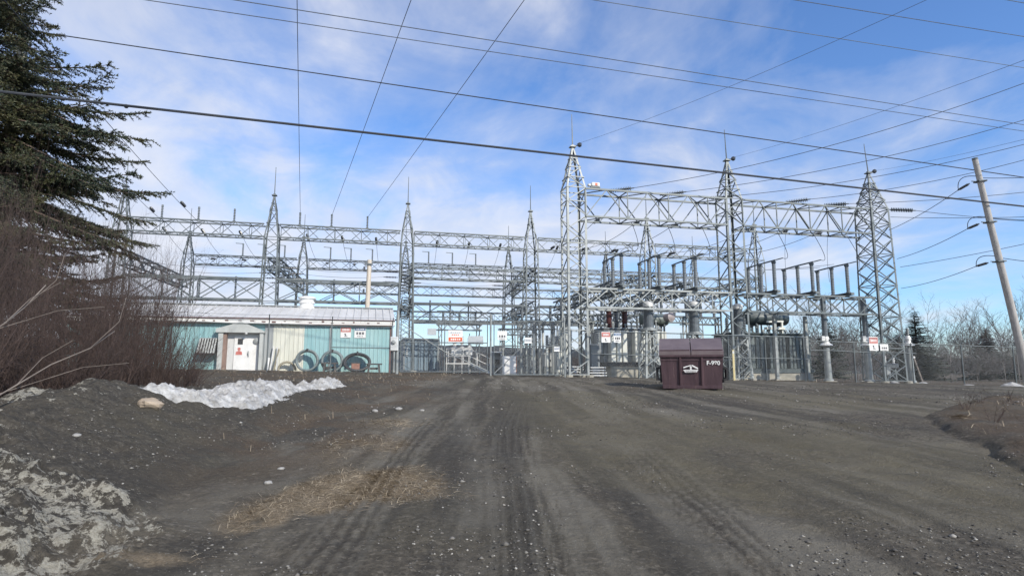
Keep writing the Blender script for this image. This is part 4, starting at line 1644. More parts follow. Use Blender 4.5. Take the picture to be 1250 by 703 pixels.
gate('wide left gate leaf in front of the blue container', fx(489), fx(595), 1)
gate('right gate leaf in front of the white cabinet', fx(603), fx(684), -1)
for px, lab in ((485, 'thick pale gate post at the corner of the teal building'), (599, 'gate post between the two gate leaves'), (689, 'right gate post beside the gate tower')):
    x = fx(px)
    m = thing('gate_post', lab, 'post', (x, fy(x), FZ(x)), 0, 'gate posts')
    MB().tube([(0, 0, -.2), (0, 0, 2.6)], .045 if px != 485 else .075, 10).build('pipe', 'steel_lt', m, smooth=True)
    MB().lathe((0, 0, 2.75), [(-.15, .06), (.0, .06), (.05, .02)], 10).build('cap', 'steel_lt', m)
x = fx(482)
m = thing('meter_box', 'pale grey meter box on the gate post beside the teal building', 'electrical box', (x, fy(x) - .14, FZ(x) + 1.0))
MB().box((0, 0, .3), (.34, .2, .62), bev=.03).build('box_body', 'white_dirty', m)
MB().lathe((0, -.1, .38), [(0, .09), (.07, .09), (.09, .06)], 14, (0, -1, 0)).build('meter_glass', 'grey_panel', m)
MB().tube([(0, 0, 0), (0, 0, -.95)], .04, 8).build('conduit', 'steel_lt', m)
x = fx(890)
m = thing('marker_stake', 'faded yellow marker stake in front of the fence, right of the dumpster', 'stake', (x, fy(x) - .5, g(x, fy(x) - .5)))
MB().box((0, 0, .72), (.10, .05, 1.5), bev=.01).build('stake_body', 'yellow', m)
MB().box((0, -.027, 1.35), (.08, .006, .12)).build('reflector', 'white_dirty', m)


def sign(label, c, w, h, face, bands, marks, rz=YAW * .78, group='signs on the fence', name='warning_sign', th=.012):
    """Flat metal sign: bands = (z from, z to, material); marks = (x, z, w, h, material)."""
    root = thing(name, label, 'sign', c, rz, group)
    MB().box((0, 0, 0), (w, th, h), bev=.004).build('sign_plate', face, root)
    for a, b, m in bands:
        MB().box((0, -th / 2 - .0015, (a + b) / 2 * h - h / 2), (w * .94, .003, (b - a) * h)).build('colour_band', m, root)
    mk = {}
    for x, z, ww, hh, m in marks:
        mk.setdefault(m, MB()).box((x * w, -th / 2 - .005, z * h - h / 2), (ww * w, .003, hh * h))
    for m, b in mk.items():
        b.build('lettering', m, root)
    return root


def fsign(px0, py0, px1, py1, off=-.09):
    x0, x1 = fx(px0), fx(px1)
    x = (x0 + x1) / 2
    y = fy(x) + off
    t, b = P((px0 + px1) / 2, py0, y), P((px0 + px1) / 2, py1, y)
    return Vector((x, y, (t.z + b.z) / 2)), x1 - x0, t.z - b.z


def dashes(z, n, w=.8, h=.10, mat='ink', seed=0):
    r_ = random.Random(seed)
    out, x = [], -w / 2
    step = w / n
    for i in range(n):
        ww = step * r_.uniform(.45, .8)
        out.append((x + step / 2, z, ww, h * r_.uniform(.8, 1.1), mat))
        x += step
    return out


def danger(label, box, seed, grp='signs on the fence', off=-.09, pos=None):
    c, w, h = pos or fsign(*box, off=off)
    sign(label, c, w, h, 'white', [(.52, .95, 'sign_red')], dashes(.73, 6, .7, .2, 'white', seed) + [(-.06, .33, .16, .1, 'ink'), (-.02, .24, .1, .1, 'ink'), (.02, .14, .3, .05, 'ink')], group=grp)


def worded(label, box, seed, band='sign_blue', grp='signs on the fence', off=-.09, pos=None):
    c, w, h = pos or fsign(*box, off=off)
    sign(label, c, w, h, 'white', [(.68, .95, band)] if band else [], dashes(.81, 5, .7, .1, 'white', seed) * bool(band) + dashes(.42, 3, .75, .24, 'ink', seed + 3) + dashes(.15, 4, .6, .08, 'ink', seed + 5), group=grp)


c, w, h = fsign(547, 403, 565, 418)
sign('white sign with a broad orange red band on the left gate leaf', c, w, h, 'white', [(.10, .42, 'sign_orange')], dashes(.80, 5, .7, .09, 'sign_grey', 2) + dashes(.62, 4, .55, .09, 'sign_orange', 3) + dashes(.26, 5, .7, .12, 'white', 5))
c, w, h = fsign(521, 401, 532, 409, off=.09)
sign('blank grey sign back hanging left of the orange banded gate sign', c, w, h, 'sign_grey', [], [], name='sign_board')
c, w, h = fsign(571, 410, 590, 420, off=.09)
sign('large pale grey sign back behind the left gate leaf, right of the orange banded sign', c, w, h, 'sign_grey', [], [], name='sign_board')
worded('white sign with dark letters near the top of the gate post gap', (607, 404, 619, 415), 11, None)
c, w, h = fsign(640, 412, 649, 419)
sign('small white framed sign with a grey centre on the right gate leaf', c, w, h, 'white', [(.25, .75, 'sign_grey')], dashes(.5, 4, .6, .12, 'ink', 8))
c, w, h = fsign(676, 423, 683, 429)
sign('smallest plain white sign near the right gate post', c, w, h, 'white', [], dashes(.5, 3, .6, .15, 'sign_grey', 1))
danger('red and white danger sign on the fence before the pale transformer', (734, 405, 745, 418), 21)
worded('blue and white sign beside the danger sign before the pale transformer', (749, 406, 758, 418), 31)
danger('red and white danger sign on the fence near the end tower', (1060, 411, 1071, 428), 23)
worded('white sign with dark letters right of the danger sign near the end tower', (1073, 420, 1083, 428), 33, None)


# ================================================================== TEAL CONTROL BUILDING
BX, BY = -6.55, 33.0


def bs(px):
    k = (px - 625) / F / 1.004
    return (k * BY - BX) / (UC - k * US)


bz = g(BX - .4, BY) + .02
bld = thing('control_building', 'long low teal metal building with a pale panel and a grey roof', 'building', (BX, BY, bz), YAW)
L0 = -15.5
xp0, xp1 = bs(268), bs(322)
xc0, xc1 = bs(333), bs(371)
EH = 2.62


def wall_panel(nme, x0, x1, z0, z1, mat, y=0.0, pitch=.22):
    """Ribbed sheet: shallow trapezoid ribs along its length, .05 thick."""
    m = MB()
    n = max(1, int(round((x1 - x0) / pitch)))
    prof = []
    for i in range(n):
        a, b = x0 + (x1 - x0) * i / n, x0 + (x1 - x0) * (i + 1) / n
        d = b - a
        prof += [(a, 0), (a + d * .62, 0), (a + d * .72, -.022), (a + d * .9, -.022)]
    prof.append((x1, 0))
    vs = [(x, y + yy, z) for x, yy in prof for z in (z0, z1)] + [(x0, y + .05, z0), (x0, y + .05, z1), (x1, y + .05, z0), (x1, y + .05, z1)]
    fs = [(2 * i, 2 * i + 2, 2 * i + 3, 2 * i + 1) for i in range(len(prof) - 1)]
    k = 2 * len(prof)
    fs += [(k + 2, k, k + 1, k + 3), (0, 1, k + 1, k), (k - 2, k + 2, k + 3, k - 1)]
    m.add(vs, fs)
    return m.build('wall_panel' if nme is None else nme, mat, bld)


wall_panel(None, L0, xp0 - .02, -.3, EH, 'teal')
wall_panel(None, xp1 + .02, xc0 - .005, -.3, EH, 'grey_panel')
o = wall_panel(None, xc0, xc1 - .005, -.3, EH, 'cream')
o['label'] = 'cream coloured ribbed wall panel between grey and teal panels'
wall_panel(None, xc1, bs(402), -.3, EH, 'teal')
wall_panel(None, bs(402) + .005, 0, -.3, EH, 'teal_pale')
MB().box((L0 / 2, 3.0, EH / 2 - .16), (abs(L0) - .06, 5.88, EH + .28)).build('wall', 'teal', bld)
MB().box((-.045, -.03, EH / 2 - .1), (.09, .02, EH + .3)).build('corner_trim', 'rust', bld)
# roof: two slopes and ribs
RH, RY = 3.72, 3.0
m = MB()
x0, x1 = L0 - .15, .16
vs = [(x0, -.28, EH + .16), (x1, -.28, EH + .16), (x1, RY, RH), (x0, RY, RH), (x0, 6.28, EH + .16), (x1, 6.28, EH + .16)]
vs += [(a, b, c - .07) for a, b, c in vs]
m.add(vs, [(0, 1, 2, 3), (3, 2, 5, 4), (7, 6, 9, 8), (8, 9, 10, 11), (0, 6, 7, 1), (4, 5, 11, 10), (1, 7, 8, 2), (2, 8, 11, 5), (0, 3, 9, 6), (3, 4, 10, 9)])
for i in range(40):
    x = x0 + .2 + i * (x1 - x0 - .4) / 39
    m.bar((x, -.27, EH + .19), (x, RY, RH + .03), .04, .035)
m.build('roof', 'roof', bld)
MB().box(((x0 + x1) / 2, RY, RH + .05), (x1 - x0, .34, .05)).build('ridge_cap', 'grey_panel', bld)
m = MB().box(((x0 + x1) / 2, -.25, EH + .0), (x1 - x0 - .02, .05, .2))
m.build('fascia', 'fascia', bld)
m = MB().tube([(x0, -.31, EH + .145), (x1, -.31, EH + .145)], .028, 6).box(((x0 + x1) / 2, -.25, EH - .115), (x1 - x0 - .02, .06, .03))
r_ = random.Random(3)
for i in range(26):
    x = x0 + .4 + i * .58 + r_.uniform(-.1, .1)
    m.box((x, -.279, EH + r_.uniform(-.03, .03)), (r_.uniform(.03, .22), .008, r_.uniform(.03, .09)))
m.build('gutter', 'rust', bld)
fl = MB()
prof = [(0, .40), (.10, .42), (.12, .36), (.22, .36), (.24, .42), (.30, .42), (.32, .36), (.42, .36), (.44, .46), (.5, .46), (.56, .15)]
fl.lathe((bs(370) - .2, RY + .0, RH - .1), [(a * 1.35, b * 1.08) for a, b in prof], 18)
fl.build('roof_vent', 'white', bld, smooth=True)
# entrance porch
pm = MB()
w = xp1 - xp0
cx = (xp0 + xp1) / 2
D = .42
zt = 2.02
pm.box((xp0 + .11, -D / 2, zt / 2 - .15), (.22, D, zt + .3)).box((xp1 - .08, -D / 2, zt / 2 - .15), (.16, D, zt + .3))
pm.prism([(xp0 - .12, zt), (xp1 + .06, zt), (xp1 + .06, zt + .10), (cx, zt + .55), (xp0 - .12, zt + .18)], -D - .08, .02)
porch = pm.build('porch', 'porch', bld)
MB().box((xp0 + .30, -D / 2 + .03, zt / 2), (.16, D - .08, zt - .02)).build('porch_side_board', 'brown_panel', porch)
MB().box((cx + .02, .0 - .02, zt / 2 - .05), (w - .40, .04, zt + .1)).build('porch_back_wall', 'white_dirty', porch)
dx0, dx1 = bs(286), bs(316)
door = MB().box(((dx0 + dx1) / 2, -.065, .94), (dx1 - dx0, .05, 1.90), bev=.008).build('door', 'white', bld)
MB().box((bs(293.5), -.094, 1.58), (.24, .012, .3)).build('window_pane', 'dark', door)
h_ = MB().tube([(bs(303.5), -.13, 1.06), (bs(304), -.17, .95), (bs(304.5), -.13, .86)], .02, 6).box((bs(304), -.10, .95), (.05, .05, .3))
h_.build('handle', 'grey_panel', door)
sg = MB().box((bs(292.5), -.095, 1.08), (.40, .012, .44))
s_ = sg.build('door_sign', 'white', door)
MB().lathe((bs(292.5), -.103, 1.20), [(0, .08), (.005, .08)], 12, (0, -1, 0)).build('red_disc', 'sign_red', s_)
MB().prism([(bs(292.5) - .16, .9), (bs(292.5) + .16, .9), (bs(292.5) + .14, 1.06), (bs(292.5), 1.12), (bs(292.5) - .14, 1.06)], -.106, -.102).build('red_emblem', 'sign_red', s_)
MB().lathe((bs(313.5), -.05, 1.62), [(0, .13), (.12, .16), (.16, .05)], 12, (0, -1, 0)).build('wall_lamp', 'grey_panel', bld)
MB().lathe((cx + .25, -D - .02, zt - .09), [(0, .05), (.03, .07), (.1, .07)], 10).build('ceiling_lamp', 'pale_cap', bld)
# louvred hood
hx0, hx1 = bs(243), bs(266)
lm = MB()
lm.prism([(hx0 + .10, 1.74), (hx1, 1.74), (hx1, 1.70), (hx0 + .10, 1.70)], -.30, -.02)
louv = lm.build('louvre_hood', 'grey_panel', bld)
m = MB()
for i in range(7):
    x = hx0 + .08 + i * (hx1 - hx0 - .14) / 6
    m.add([(x, -.30, 1.70), (x + .06, -.30, 1.70), (x + .02, -.55, .98), (x - .06, -.55, .98), (x, -.28, 1.70), (x + .06, -.28, 1.70), (x + .02, -.53, .98), (x - .06, -.53, .98)],
          [(0, 1, 2, 3), (5, 4, 7, 6), (1, 5, 6, 2), (4, 0, 3, 7), (3, 2, 6, 7), (4, 5, 1, 0)])
m.build('slats', 'porch', louv)
MB().prism([(hx0 + .1, 1.7), (hx1 - .02, 1.7), (hx1 - .02, .94), (hx0, .94)], -.02, -.24).build('duct_body', 'dark', louv)
MB().box(((hx0 + hx1) / 2, -.35, .93), (hx1 - hx0 + .06, .5, .05)).build('hood_lip', 'dark', louv)
# conduit run and brown post on the roof
MB().tube([(bs(402) + .02, -.05, EH - .1), (bs(402) + .02, -.05, 0)], .03, 6).build('downpipe', 'grey_panel', bld)
for (px0, px1), lab, fn in (((415, 428), 'faded red danger sign on the teal wall', danger), ((432, 446), 'blue and white sign on the teal wall', worded)):
    a, b = bs(px0), bs(px1)
    c = FRAME[bld.name] @ Vector(((a + b) / 2, -.045, 2.13))
    fn(lab, None, 5 if fn is danger else 8, grp='signs on the teal building', pos=(c, b - a, .58))


def bw(px, y, z=0.0):
    """World point in front of (or beside) the building wall at a pixel column."""
    p = FRAME[bld.name] @ Vector((bs(px), y, 0))
    p.z = g(p.x, p.y) + z
    return p


def hose_coil(label, px, r, turns, mat, tube_r=.05, lean=.12, squash=1.0, y=-.5):
    c = bw(px, y)
    root = thing('hose_coil', label, 'hose coil', c, YAW, 'hose coils along the teal wall')
    m = MB()
    for i in range(turns):
        rr = r - .02 * (i % 2)
        m.ring((0, -.02 - i * tube_r * 1.5, rr * squash + tube_r * .7), rr, tube_r, 32, 8, (0, 1, -lean), squash=squash)
    m.build('coiled_hose', mat, root, smooth=True)
    t = MB().box((0, -turns * tube_r * .7, 2 * r * squash + tube_r * .6), (.08, turns * tube_r * 2 + .06, tube_r * 2.6))
    t.build('tie_band', 'dark', root)
    return root


hose_coil('single upright ring of grey hose leaning on the cream and teal wall', 377, .52, 3, 'hose_grey', .06)
hose_coil('upright grey hose coil with a dark trestle in front of it', 407, .52, 4, 'hose_grey', .06, .2)
hose_coil('thick low black hose coil around a reddish block', 437, .64, 5, 'rubber', .075, .35, .72)
c = bw(346, -.35)
m = thing('hose_coil', 'tan half loop of hose against the cream wall', 'hose coil', c, YAW, 'hose coils along the teal wall')
MB().ring((.25, 0, .05), .40, .055, 20, 8, (0, 1, -.05), a0=math.pi, a1=2 * math.pi).ring((.28, -.1, .02), .42, .05, 20, 8, (0, 1, -.05), a0=math.pi, a1=2 * math.pi).build('coiled_hose', 'hose_tan', m, smooth=True)
for i, (px, h, dx, mat, lab) in enumerate(((333, 1.22, .02, 'white', 'white plank upright at the edge of the cream wall'), (337, 1.10, .12, 'hose_tan', 'tan plank leaning right against the cream wall'),
                                           (341, 1.2, -.14, 'white_dirty', 'off white plank leaning left against the cream wall'), (329, .62, -.03, 'white', 'shortest white plank beside the porch'))):
    c = bw(px, -.45)
    m = MB().bar(c + Vector((0, 0, -.03)), c + Vector((dx * UC, .28, h)), .09, .04)
    m.solo('plank', mat, lab, 'plank', 'planks leaning on the cream wall', origin=c)
for px, lab in ((405, 'dark wooden trestle in front of the upright hose coil'), (457, 'dark wooden trestle at the right end of the teal wall')):
    c = bw(px, -.95)
    root = thing('trestle', lab, 'trestle', c, YAW, 'wooden trestles by the teal wall')
    MB().box((0, 0, .43), (.82, .42, .07), bev=.01).build('top_board', 'wood_dark', root)
    for sx in (-1, 1):
        for sy in (-1, 1):
            MB().bar((sx * .24, sy * .14, .4), (sx * .29, sy * .17, -.02), .14, .1).build('leg', 'wood_dark', root)
    MB().box((0, 0, .2), (.4, .06, .12)).build('cross_board', 'wood_dark', root)
c = bw(437, -.85)
m = thing('wood_block', 'reddish timber block inside the thick black hose coil', 'timber', c, YAW)
MB().box((-.08, 0, .22), (.42, .3, .46), bev=.02).build('block', 'wood_red', m)
MB().box((-.08, 0, .47), (.5, .34, .05), bev=.01).build('top_plate', 'wood_dark', m)
p = P(446, 440, 37.2)
m = thing('wooden_post', 'brown weathered wooden post rising behind the teal building roof', 'post', (p.x, p.y, g(p.x, p.y)), YAW)
MB().tube([(0, 0, -.2), (.0, 0, 3.0), (.06, 0, 6.9)], .17, 10, .14).build('shaft', 'pole_pale', m, smooth=True)
MB().box((-.24, -.1, 6.3), (.12, .12, .3)).box((-.24, -.1, 4.9), (.12, .12, .3)).build('bracket', 'insul_dark', m)
MB().box((0, -.16, 6.6), (.5, .06, .1)).build('cross_piece', 'steel_old', m)

# ================================================================== YARD EQUIPMENT
# blue container
a, b = P(492, 454, 45.5), P(536, 454, 46.2)
cw = (b - a).length
root = thing('shipping_container', 'blue grey ribbed container behind the left gate leaf', 'container', (a.x, a.y, g(a.x, a.y)), math.atan2(b.y - a.y, b.x - a.x))
H = 2.5
MB().box((cw / 2, 3.05, H / 2), (cw - .1, 5.95, H - .1)).build('box_body', 'blue_box', root)
m = MB()
for i in range(11):
    x = .12 + i * (cw - .24) / 10
    m.box((x, .045, H / 2), (.11, .06, H - .25))
m.build('door_corrugation', 'blue_box', root)
m = MB()
for x in (.05, cw - .05):
    for y in (.05, 6.0):
        m.box((x, y, H / 2), (.12, .12, H))
for z in (.06, H - .06):
    for y in (.05, 6.0):
        m.box((cw / 2, y, z), (cw - .14, .11, .12))
    for x in (.05, cw - .05):
        m.box((x, 3.02, z), (.11, 5.8, .12))
m.build('corner_frame', 'tank_grey', root)
m = MB()
for x in (cw * .3, cw * .42, cw * .58, cw * .7):
    m.tube([(x, -.02, .1), (x, -.02, H - .1)], .022, 6)
m.build('lock_rod', 'steel', root)
m = MB()
for i in range(5):
    m.box((.26, -.012, 1.75 - .14 * i), (.10, .006, .09))
m.build('lettering', 'white_dirty', root)

# circuit breaker with its access platform
Yb = 42.0
a, b = P(544, 455, Yb), P(597, 455, Yb)
bx0, bx1, zb = a.x, b.x, g((a.x + b.x) / 2, Yb)
root = thing('access_platform', 'steel railed platform with stairs under the white bushings', 'platform', (bx0, Yb, zb), 0)
wp = P(573, 455, Yb).x - bx0
DK = .68
MB().box((wp / 2, .6, DK), (wp, 1.2, .08)).build('deck', 'pale_cap', root)
m = MB()
for x in (.05, wp * .35, wp * .68, wp - .05):
    for y in (.03, 1.17):
        m.tube([(x, y, -.1), (x, y, DK + (0 if x in (1,) else 1.05))], .03, 6)
for z in (DK + .52, DK + 1.05):
    for y in (.03, 1.17):
        m.tube([(0, y, z), (wp, y, z)], .026, 6)
    m.tube([(0.03, 0, z), (.03, 1.2, z)], .026, 6)
m.build('railing', 'pale_cap', root)
m = MB()
for i in range(4):
    m.bar((.05 + i * wp / 4, .03, 0), (.05 + (i + 1) * wp / 4 - .1, .03, DK), .035).bar((.05 + i * wp / 4, .03, DK), (.05 + (i + 1) * wp / 4 - .1, .03, 0), .035)
m.build('under_bracing', 'steel', root)
m = MB()
xe = bx1 - bx0 + .1
for y in (.1, 1.0):
    m.bar((wp, y, DK), (xe, y, 0), .06, .16)
    for z in (.5, 1.0):
        m.tube([(wp, y, DK + z), (xe, y, z)], .026, 6)
    for t in (.35, .95):
        x = wp + (xe - wp) * t
        m.tube([(x, y, DK * (1 - t)), (x, y, DK * (1 - t) + 1.0)], .026, 6)
for i in range(4):
    t = (i + .5) / 4
    m.box((wp + (xe - wp) * t, .55, DK * (1 - t)), (.22, .86, .03))
m.build('stairs', 'pale_cap', root)
p0, p1 = P(549, 430, Yb + .6), P(575, 430, Yb + .6)
zc = p0.z
root = thing('circuit_breaker', 'white box circuit breaker with three white bushings on the platform', 'circuit breaker', ((p0.x + p1.x) / 2, Yb + 1.9, zb))
hw = (p1.x - p0.x) / 2
MB().box((0, 0, zc - zb + .08), (2 * hw, .7, .55), bev=.04).build('tank', 'white_dirty', root)
m = MB()
for sx in (-1, 1):
    for sy in (-1, 1):
        m.bar((sx * (hw - .08), sy * .28, 0), (sx * (hw - .08), sy * .28, zc - zb - .18), .09)
m.build('support_frame', 'steel', root)
for k in (-1, 0, 1):
    o = MB().lathe((k * hw * .72, 0, zc - zb + .34), sheds(.75, .17, .09, 5), 12).build('bushing', 'pale_cap', root, smooth=True)
    MB().lathe((k * hw * .72, 0, zc - zb + 1.09), [(0, .09), (.1, .09), (.14, .03), (.3, .03)], 10).build('cap', 'tank_green', o)
MB().box((hw * .2, -.37, zc - zb + .02), (.3, .04, .26)).build('control_window', 'tank_grey', root)
MB().lathe((-hw * .8, -.42, zc - zb - .02), [(0, .12), (.05, .14), (.1, .05)], 12, (0, -1, 0)).build('gauge', 'white', root)

# white cabinet with a dark open frame beside it
a, b = P(613, 455, 33), P(631, 455, 33)
z0 = g(a.x, 33)
root = thing('equipment_cabinet', 'white faced cabinet behind the right gate leaf', 'cabinet', ((a.x + b.x) / 2, 33.3, z0))
w = (b.x - a.x)
MB().box((0, 0, .52), (w, .6, 1.0), bev=.03).build('cabinet_body', 'white_dirty', root)
MB().box((0, -.31, .52), (w * .9, .03, .86), bev=.01).build('cabinet_door', 'white', root)
MB().box((w * .5 - .02, -.315, .55), (.05, .04, .9)).build('door_edge', 'wood_red', root)
MB().box((-w * .32, -.335, .55), (.04, .03, .14)).build('handle', 'dark', root)
a, b = P(601, 455, 33.6), P(612, 455, 33.6)
root = thing('equipment_cabinet', 'dark open fronted cabinet left of the white faced cabinet', 'cabinet', ((a.x + b.x) / 2, 33.9, z0))
w = b.x - a.x
MB().box((0, .25, .62), (w, .04, 1.2)).box((-w / 2 + .03, 0, .62), (.05, .48, 1.2)).box((w / 2 - .03, 0, .62), (.05, .48, 1.2)).box((0, 0, .05), (w - .1, .48, .06)).build('cabinet_body', 'grey_panel', root)
MB().box((0, 0, 1.25), (w + .1, .56, .06)).build('cabinet_roof', 'white_dirty', root)
MB().box((0, .1, .75), (w * .5, .2, .25)).box((-.05, .1, .3), (w * .4, .2, .2)).build('relay', 'dark', root)

# steel support posts and small boxes between the gate and the gate tower
POSTS = [(652, 35.5, 3.2, 'left of the framed sign'), (659, 36.5, 3.0, 'just right of the framed sign'), (668, 34.5, 2.3, 'right of the framed sign, shorter'), (675, 37.5, 3.3, 'behind the smallest white sign'),
         (692, 35, 3.5, 'just left of the gate tower legs'), (685, 38.5, 2.9, 'behind the right gate post'), (723, 36.5, 3.3, 'just right of the gate tower legs'), (730, 34.2, 2.7, 'left of the pale transformer fins'),
         (643, 40, 3.2, 'behind the white faced cabinet'), (636, 37, 2.6, 'right edge of the white faced cabinet'),
         (663, 41, 3.6, 'between framed sign and the short post'), (680, 33.2, 2.2, 'just left of the right gate post'), (708, 37, 3.7, 'between the gate tower legs'),
         (697, 39, 3.0, 'behind the stack of pale slats'), (716, 40, 3.2, 'behind the right legs of the gate tower'), (647, 43, 2.8, 'far behind the framed sign')]
sp0 = None
for i, (px, Y, h, where) in enumerate(POSTS):
    p = P(px, 455, Y)
    loc = (p.x, Y, g(p.x, Y))
    lab = 'slim steel post with an insulator on top, ' + where
    root = thing('support_post', lab, 'post', loc, YAW, 'steel support posts in the yard')
    MB().tube([(0, 0, -.1), (0, 0, h - .75)], .075, 8).build('pipe', 'rad_pale' if i % 2 == 0 else 'steel_lt', root, smooth=True)
    MB().lathe((0, 0, h - .78), sheds(.75, .12, .07, 7), 10).build('insulator', 'insul', root)
    MB().box((0, 0, .02), (.32, .32, .05)).build('base_plate', 'steel', root)
    if i % 3 == 0:
        MB().bar((-.5, 0, h), (.5, 0, h + .02), .05).build('contact_arm', 'steel', root)
for px, Y, w, h, z, lab, mat in ((684, 36, .62, 1.25, .15, 'pale grey cabinet standing behind the right gate post', 'rad_pale'), (668, 38, .5, .8, .5, 'small grey control box on legs behind the right gate leaf', 'grey_panel'),
                                 (725, 33.2, .55, 1.6, .1, 'dark control cabinet left of the pale transformer', 'tank_grey')):
    p = P(px, 455, Y)
    root = thing('control_cabinet', lab, 'cabinet', (p.x, Y, g(p.x, Y)), YAW)
    MB().box((0, 0, z + h / 2), (w, .45, h), bev=.03).build('cabinet_body', mat, root)
    MB().box((0, -.24, z + h / 2), (w * .86, .025, h * .9), bev=.008).build('cabinet_door', mat, root)
    MB().box((w * .3, -.265, z + h * .5), (.04, .03, .14)).build('handle', 'dark', root)
    for s in (-1, 1):
        MB().box((s * w * .4, 0, z / 2 - .02), (.08, .4, z + .06)).build('leg', 'steel', root)
    MB().box((0, -.02, z + h + .02), (w + .08, .52, .04)).build('roof_cap', 'white_dirty', root)
for px, lab in ((701, 'stack of pale slats at the foot of the gate tower'), (728, 'short pale stack of slats right of the gate tower')):
    p = P(px, 455, 31.0 if px < 710 else 30.6)
    root = thing('slat_stack', lab, 'stack of slats', (p.x, p.y, g(p.x, p.y)), YAW, 'stacks of pale slats')
    for i in range(4):
        MB().box((.03 * (i % 2), 0, .1 + i * .13), (.95 - .05 * i, .4, .05)).build('slat', 'white_dirty', root)
        if i < 3:
            MB().box((-.3, 0, .165 + i * .13), (.08, .36, .08)).box((.3, 0, .165 + i * .13), (.08, .36, .08)).build('spacer', 'wood_dark', root)

# small switch portals inside the yard: two legs, a cross beam, three insulators
PORTALS = [(655, 38.5, 2.6, 3.3, 'behind the right gate leaf, left of the far conifers'), (703, 36.0, 2.4, 3.6, 'behind the gate tower legs'), (757, 38.6, 3.2, 3.9, 'rising behind the pale transformer'),
           (858, 37.0, 2.6, 3.7, 'behind the insulator column above the dumpster'), (560, 45.5, 3.4, 3.6, 'behind the breaker with the white bushings'), (826, 42.0, 2.8, 4.2, 'behind the pressure vent of the pale transformer'),
           (632, 46.5, 3.0, 3.4, 'far behind the white faced cabinet')]
for i, (px, Y, w, h, where) in enumerate(PORTALS):
    p = P(px, 455, Y)
    root = thing('switch_portal', 'small switch portal with three insulators, ' + where, 'switch portal', (p.x, Y, g(p.x, Y)), YAW, 'switch portals inside the yard')
    for s_ in (-1, 1):
        m = MB()
        for e in (-1, 1):
            m.bar((s_ * w * .42 + e * .16, 0, -.1), (s_ * w * .42 + e * .10, 0, h), .07)
        for q_ in range(6):
            e = 1 if q_ % 2 else -1
            m.bar((s_ * w * .42 + e * .15, 0, h * q_ / 6), (s_ * w * .42 - e * .14, 0, h * (q_ + 1) / 6), .04)
        m.build('leg', 'steel_lt', root)
    m = MB()
    for e in (-.2, .2):
        m.bar((-w / 2, e, h), (w / 2, e, h), .09)
        m.bar((-w / 2, e, h - .42), (w / 2, e, h - .42), .07)
    for q_ in range(8):
        x0, x1 = -w / 2 + w * q_ / 8, -w / 2 + w * (q_ + 1) / 8
        for e in (-.2, .2):
            m.bar((x0, e, h - .42 * (q_ % 2)), (x1, e, h - .42 * ((q_ + 1) % 2)), .035)
    m.build('cross_beam', 'steel', root)
    for q_ in (-1, 0, 1):
        o = MB().lathe((q_ * w * .36, 0, h + .05), sheds(.8, .10, .075, 9), 10).build('insulator', 'insul', root)
        MB().lathe((q_ * w * .36, 0, h + .84), [(0, .07), (.08, .1), (.14, .05)], 8).build('cap', 'steel', o)
    MB().tube([(-w * .5, 0, h + .99), (w * .5, 0, h + .99)], .03, 6).build('blade', 'steel_old', root)

# instrument transformers on lattice pedestals
VT = [(792, 30.2, 369, 401, 'left grey insulator column with a white cap on a lattice stand, before the pale transformer'),
      (848, 30.9, 369, 406, 'grey insulator column with a white cap rising behind the dumpster'),
      (902, 31.7, 372, 409, 'grey insulator column with a white cap on a lattice stand right of the dumpster')]
for i, (px, Y, t, b_, lab) in enumerate(VT):
    top, bot = P(px, t, Y), P(px, b_, Y)
    x, z0 = bot.x, g(bot.x, Y)
    zb_, zt_ = bot.z - z0, top.z - z0
    root = thing('instrument_transformer', lab, 'instrument transformer', (x, Y, z0), YAW, 'instrument transformers behind the fence')
    m = MB()
    h = zb_ - .12
    for sx in (-1, 1):
        for sy in (-1, 1):
            m.angle((sx * .45, sy * .45, 0), (sx * .30, sy * .30, h), .09, (-sx, -sy))
    n = 4
    for k in range(n):
        za, zc2 = h * k / n, h * (k + 1) / n
        wa, wc = .45 - .15 * k / n, .45 - .15 * (k + 1) / n
        S = ((-1, -1), (1, -1), (1, 1), (-1, 1))
        for e in range(4):
            (ax, ay), (bx_, by_) = S[e], S[(e + 1) % 4]
            m.bar((ax * wa, ay * wa, za), (bx_ * wc, by_ * wc, zc2), .045)
            if (k + e) % 2:
                m.bar((bx_ * wa, by_ * wa, za), (ax * wc, ay * wc, zc2), .045)
    m.build('lattice_stand', 'steel_lt', root)
    MB().lathe((0, 0, h), [(0, .42), (.1, .42), (.12, .30), (.16, .30)], 14).build('base_tank', 'steel_lt', root)
    n = 20
    Lc = zt_ - zb_ - .24
    MB().lathe((0, 0, zb_), [(a_, r * (1.0 - .12 * a_ / Lc)) for a_, r in sheds(Lc, .275, .255, n)], 16).build('porcelain_column', 'insul', root)
    MB().lathe((0, 0, zb_ + Lc), [(0, .26), (.06, .27), (.20, .26), (.28, .16), (.31, .04)], 14).build('cap', 'pale_cap', root, smooth=True)
    MB().tube([(0, 0, zt_ + .03), (0, 0, zt_ + .30)], .025, 6).build('terminal', 'steel', root)


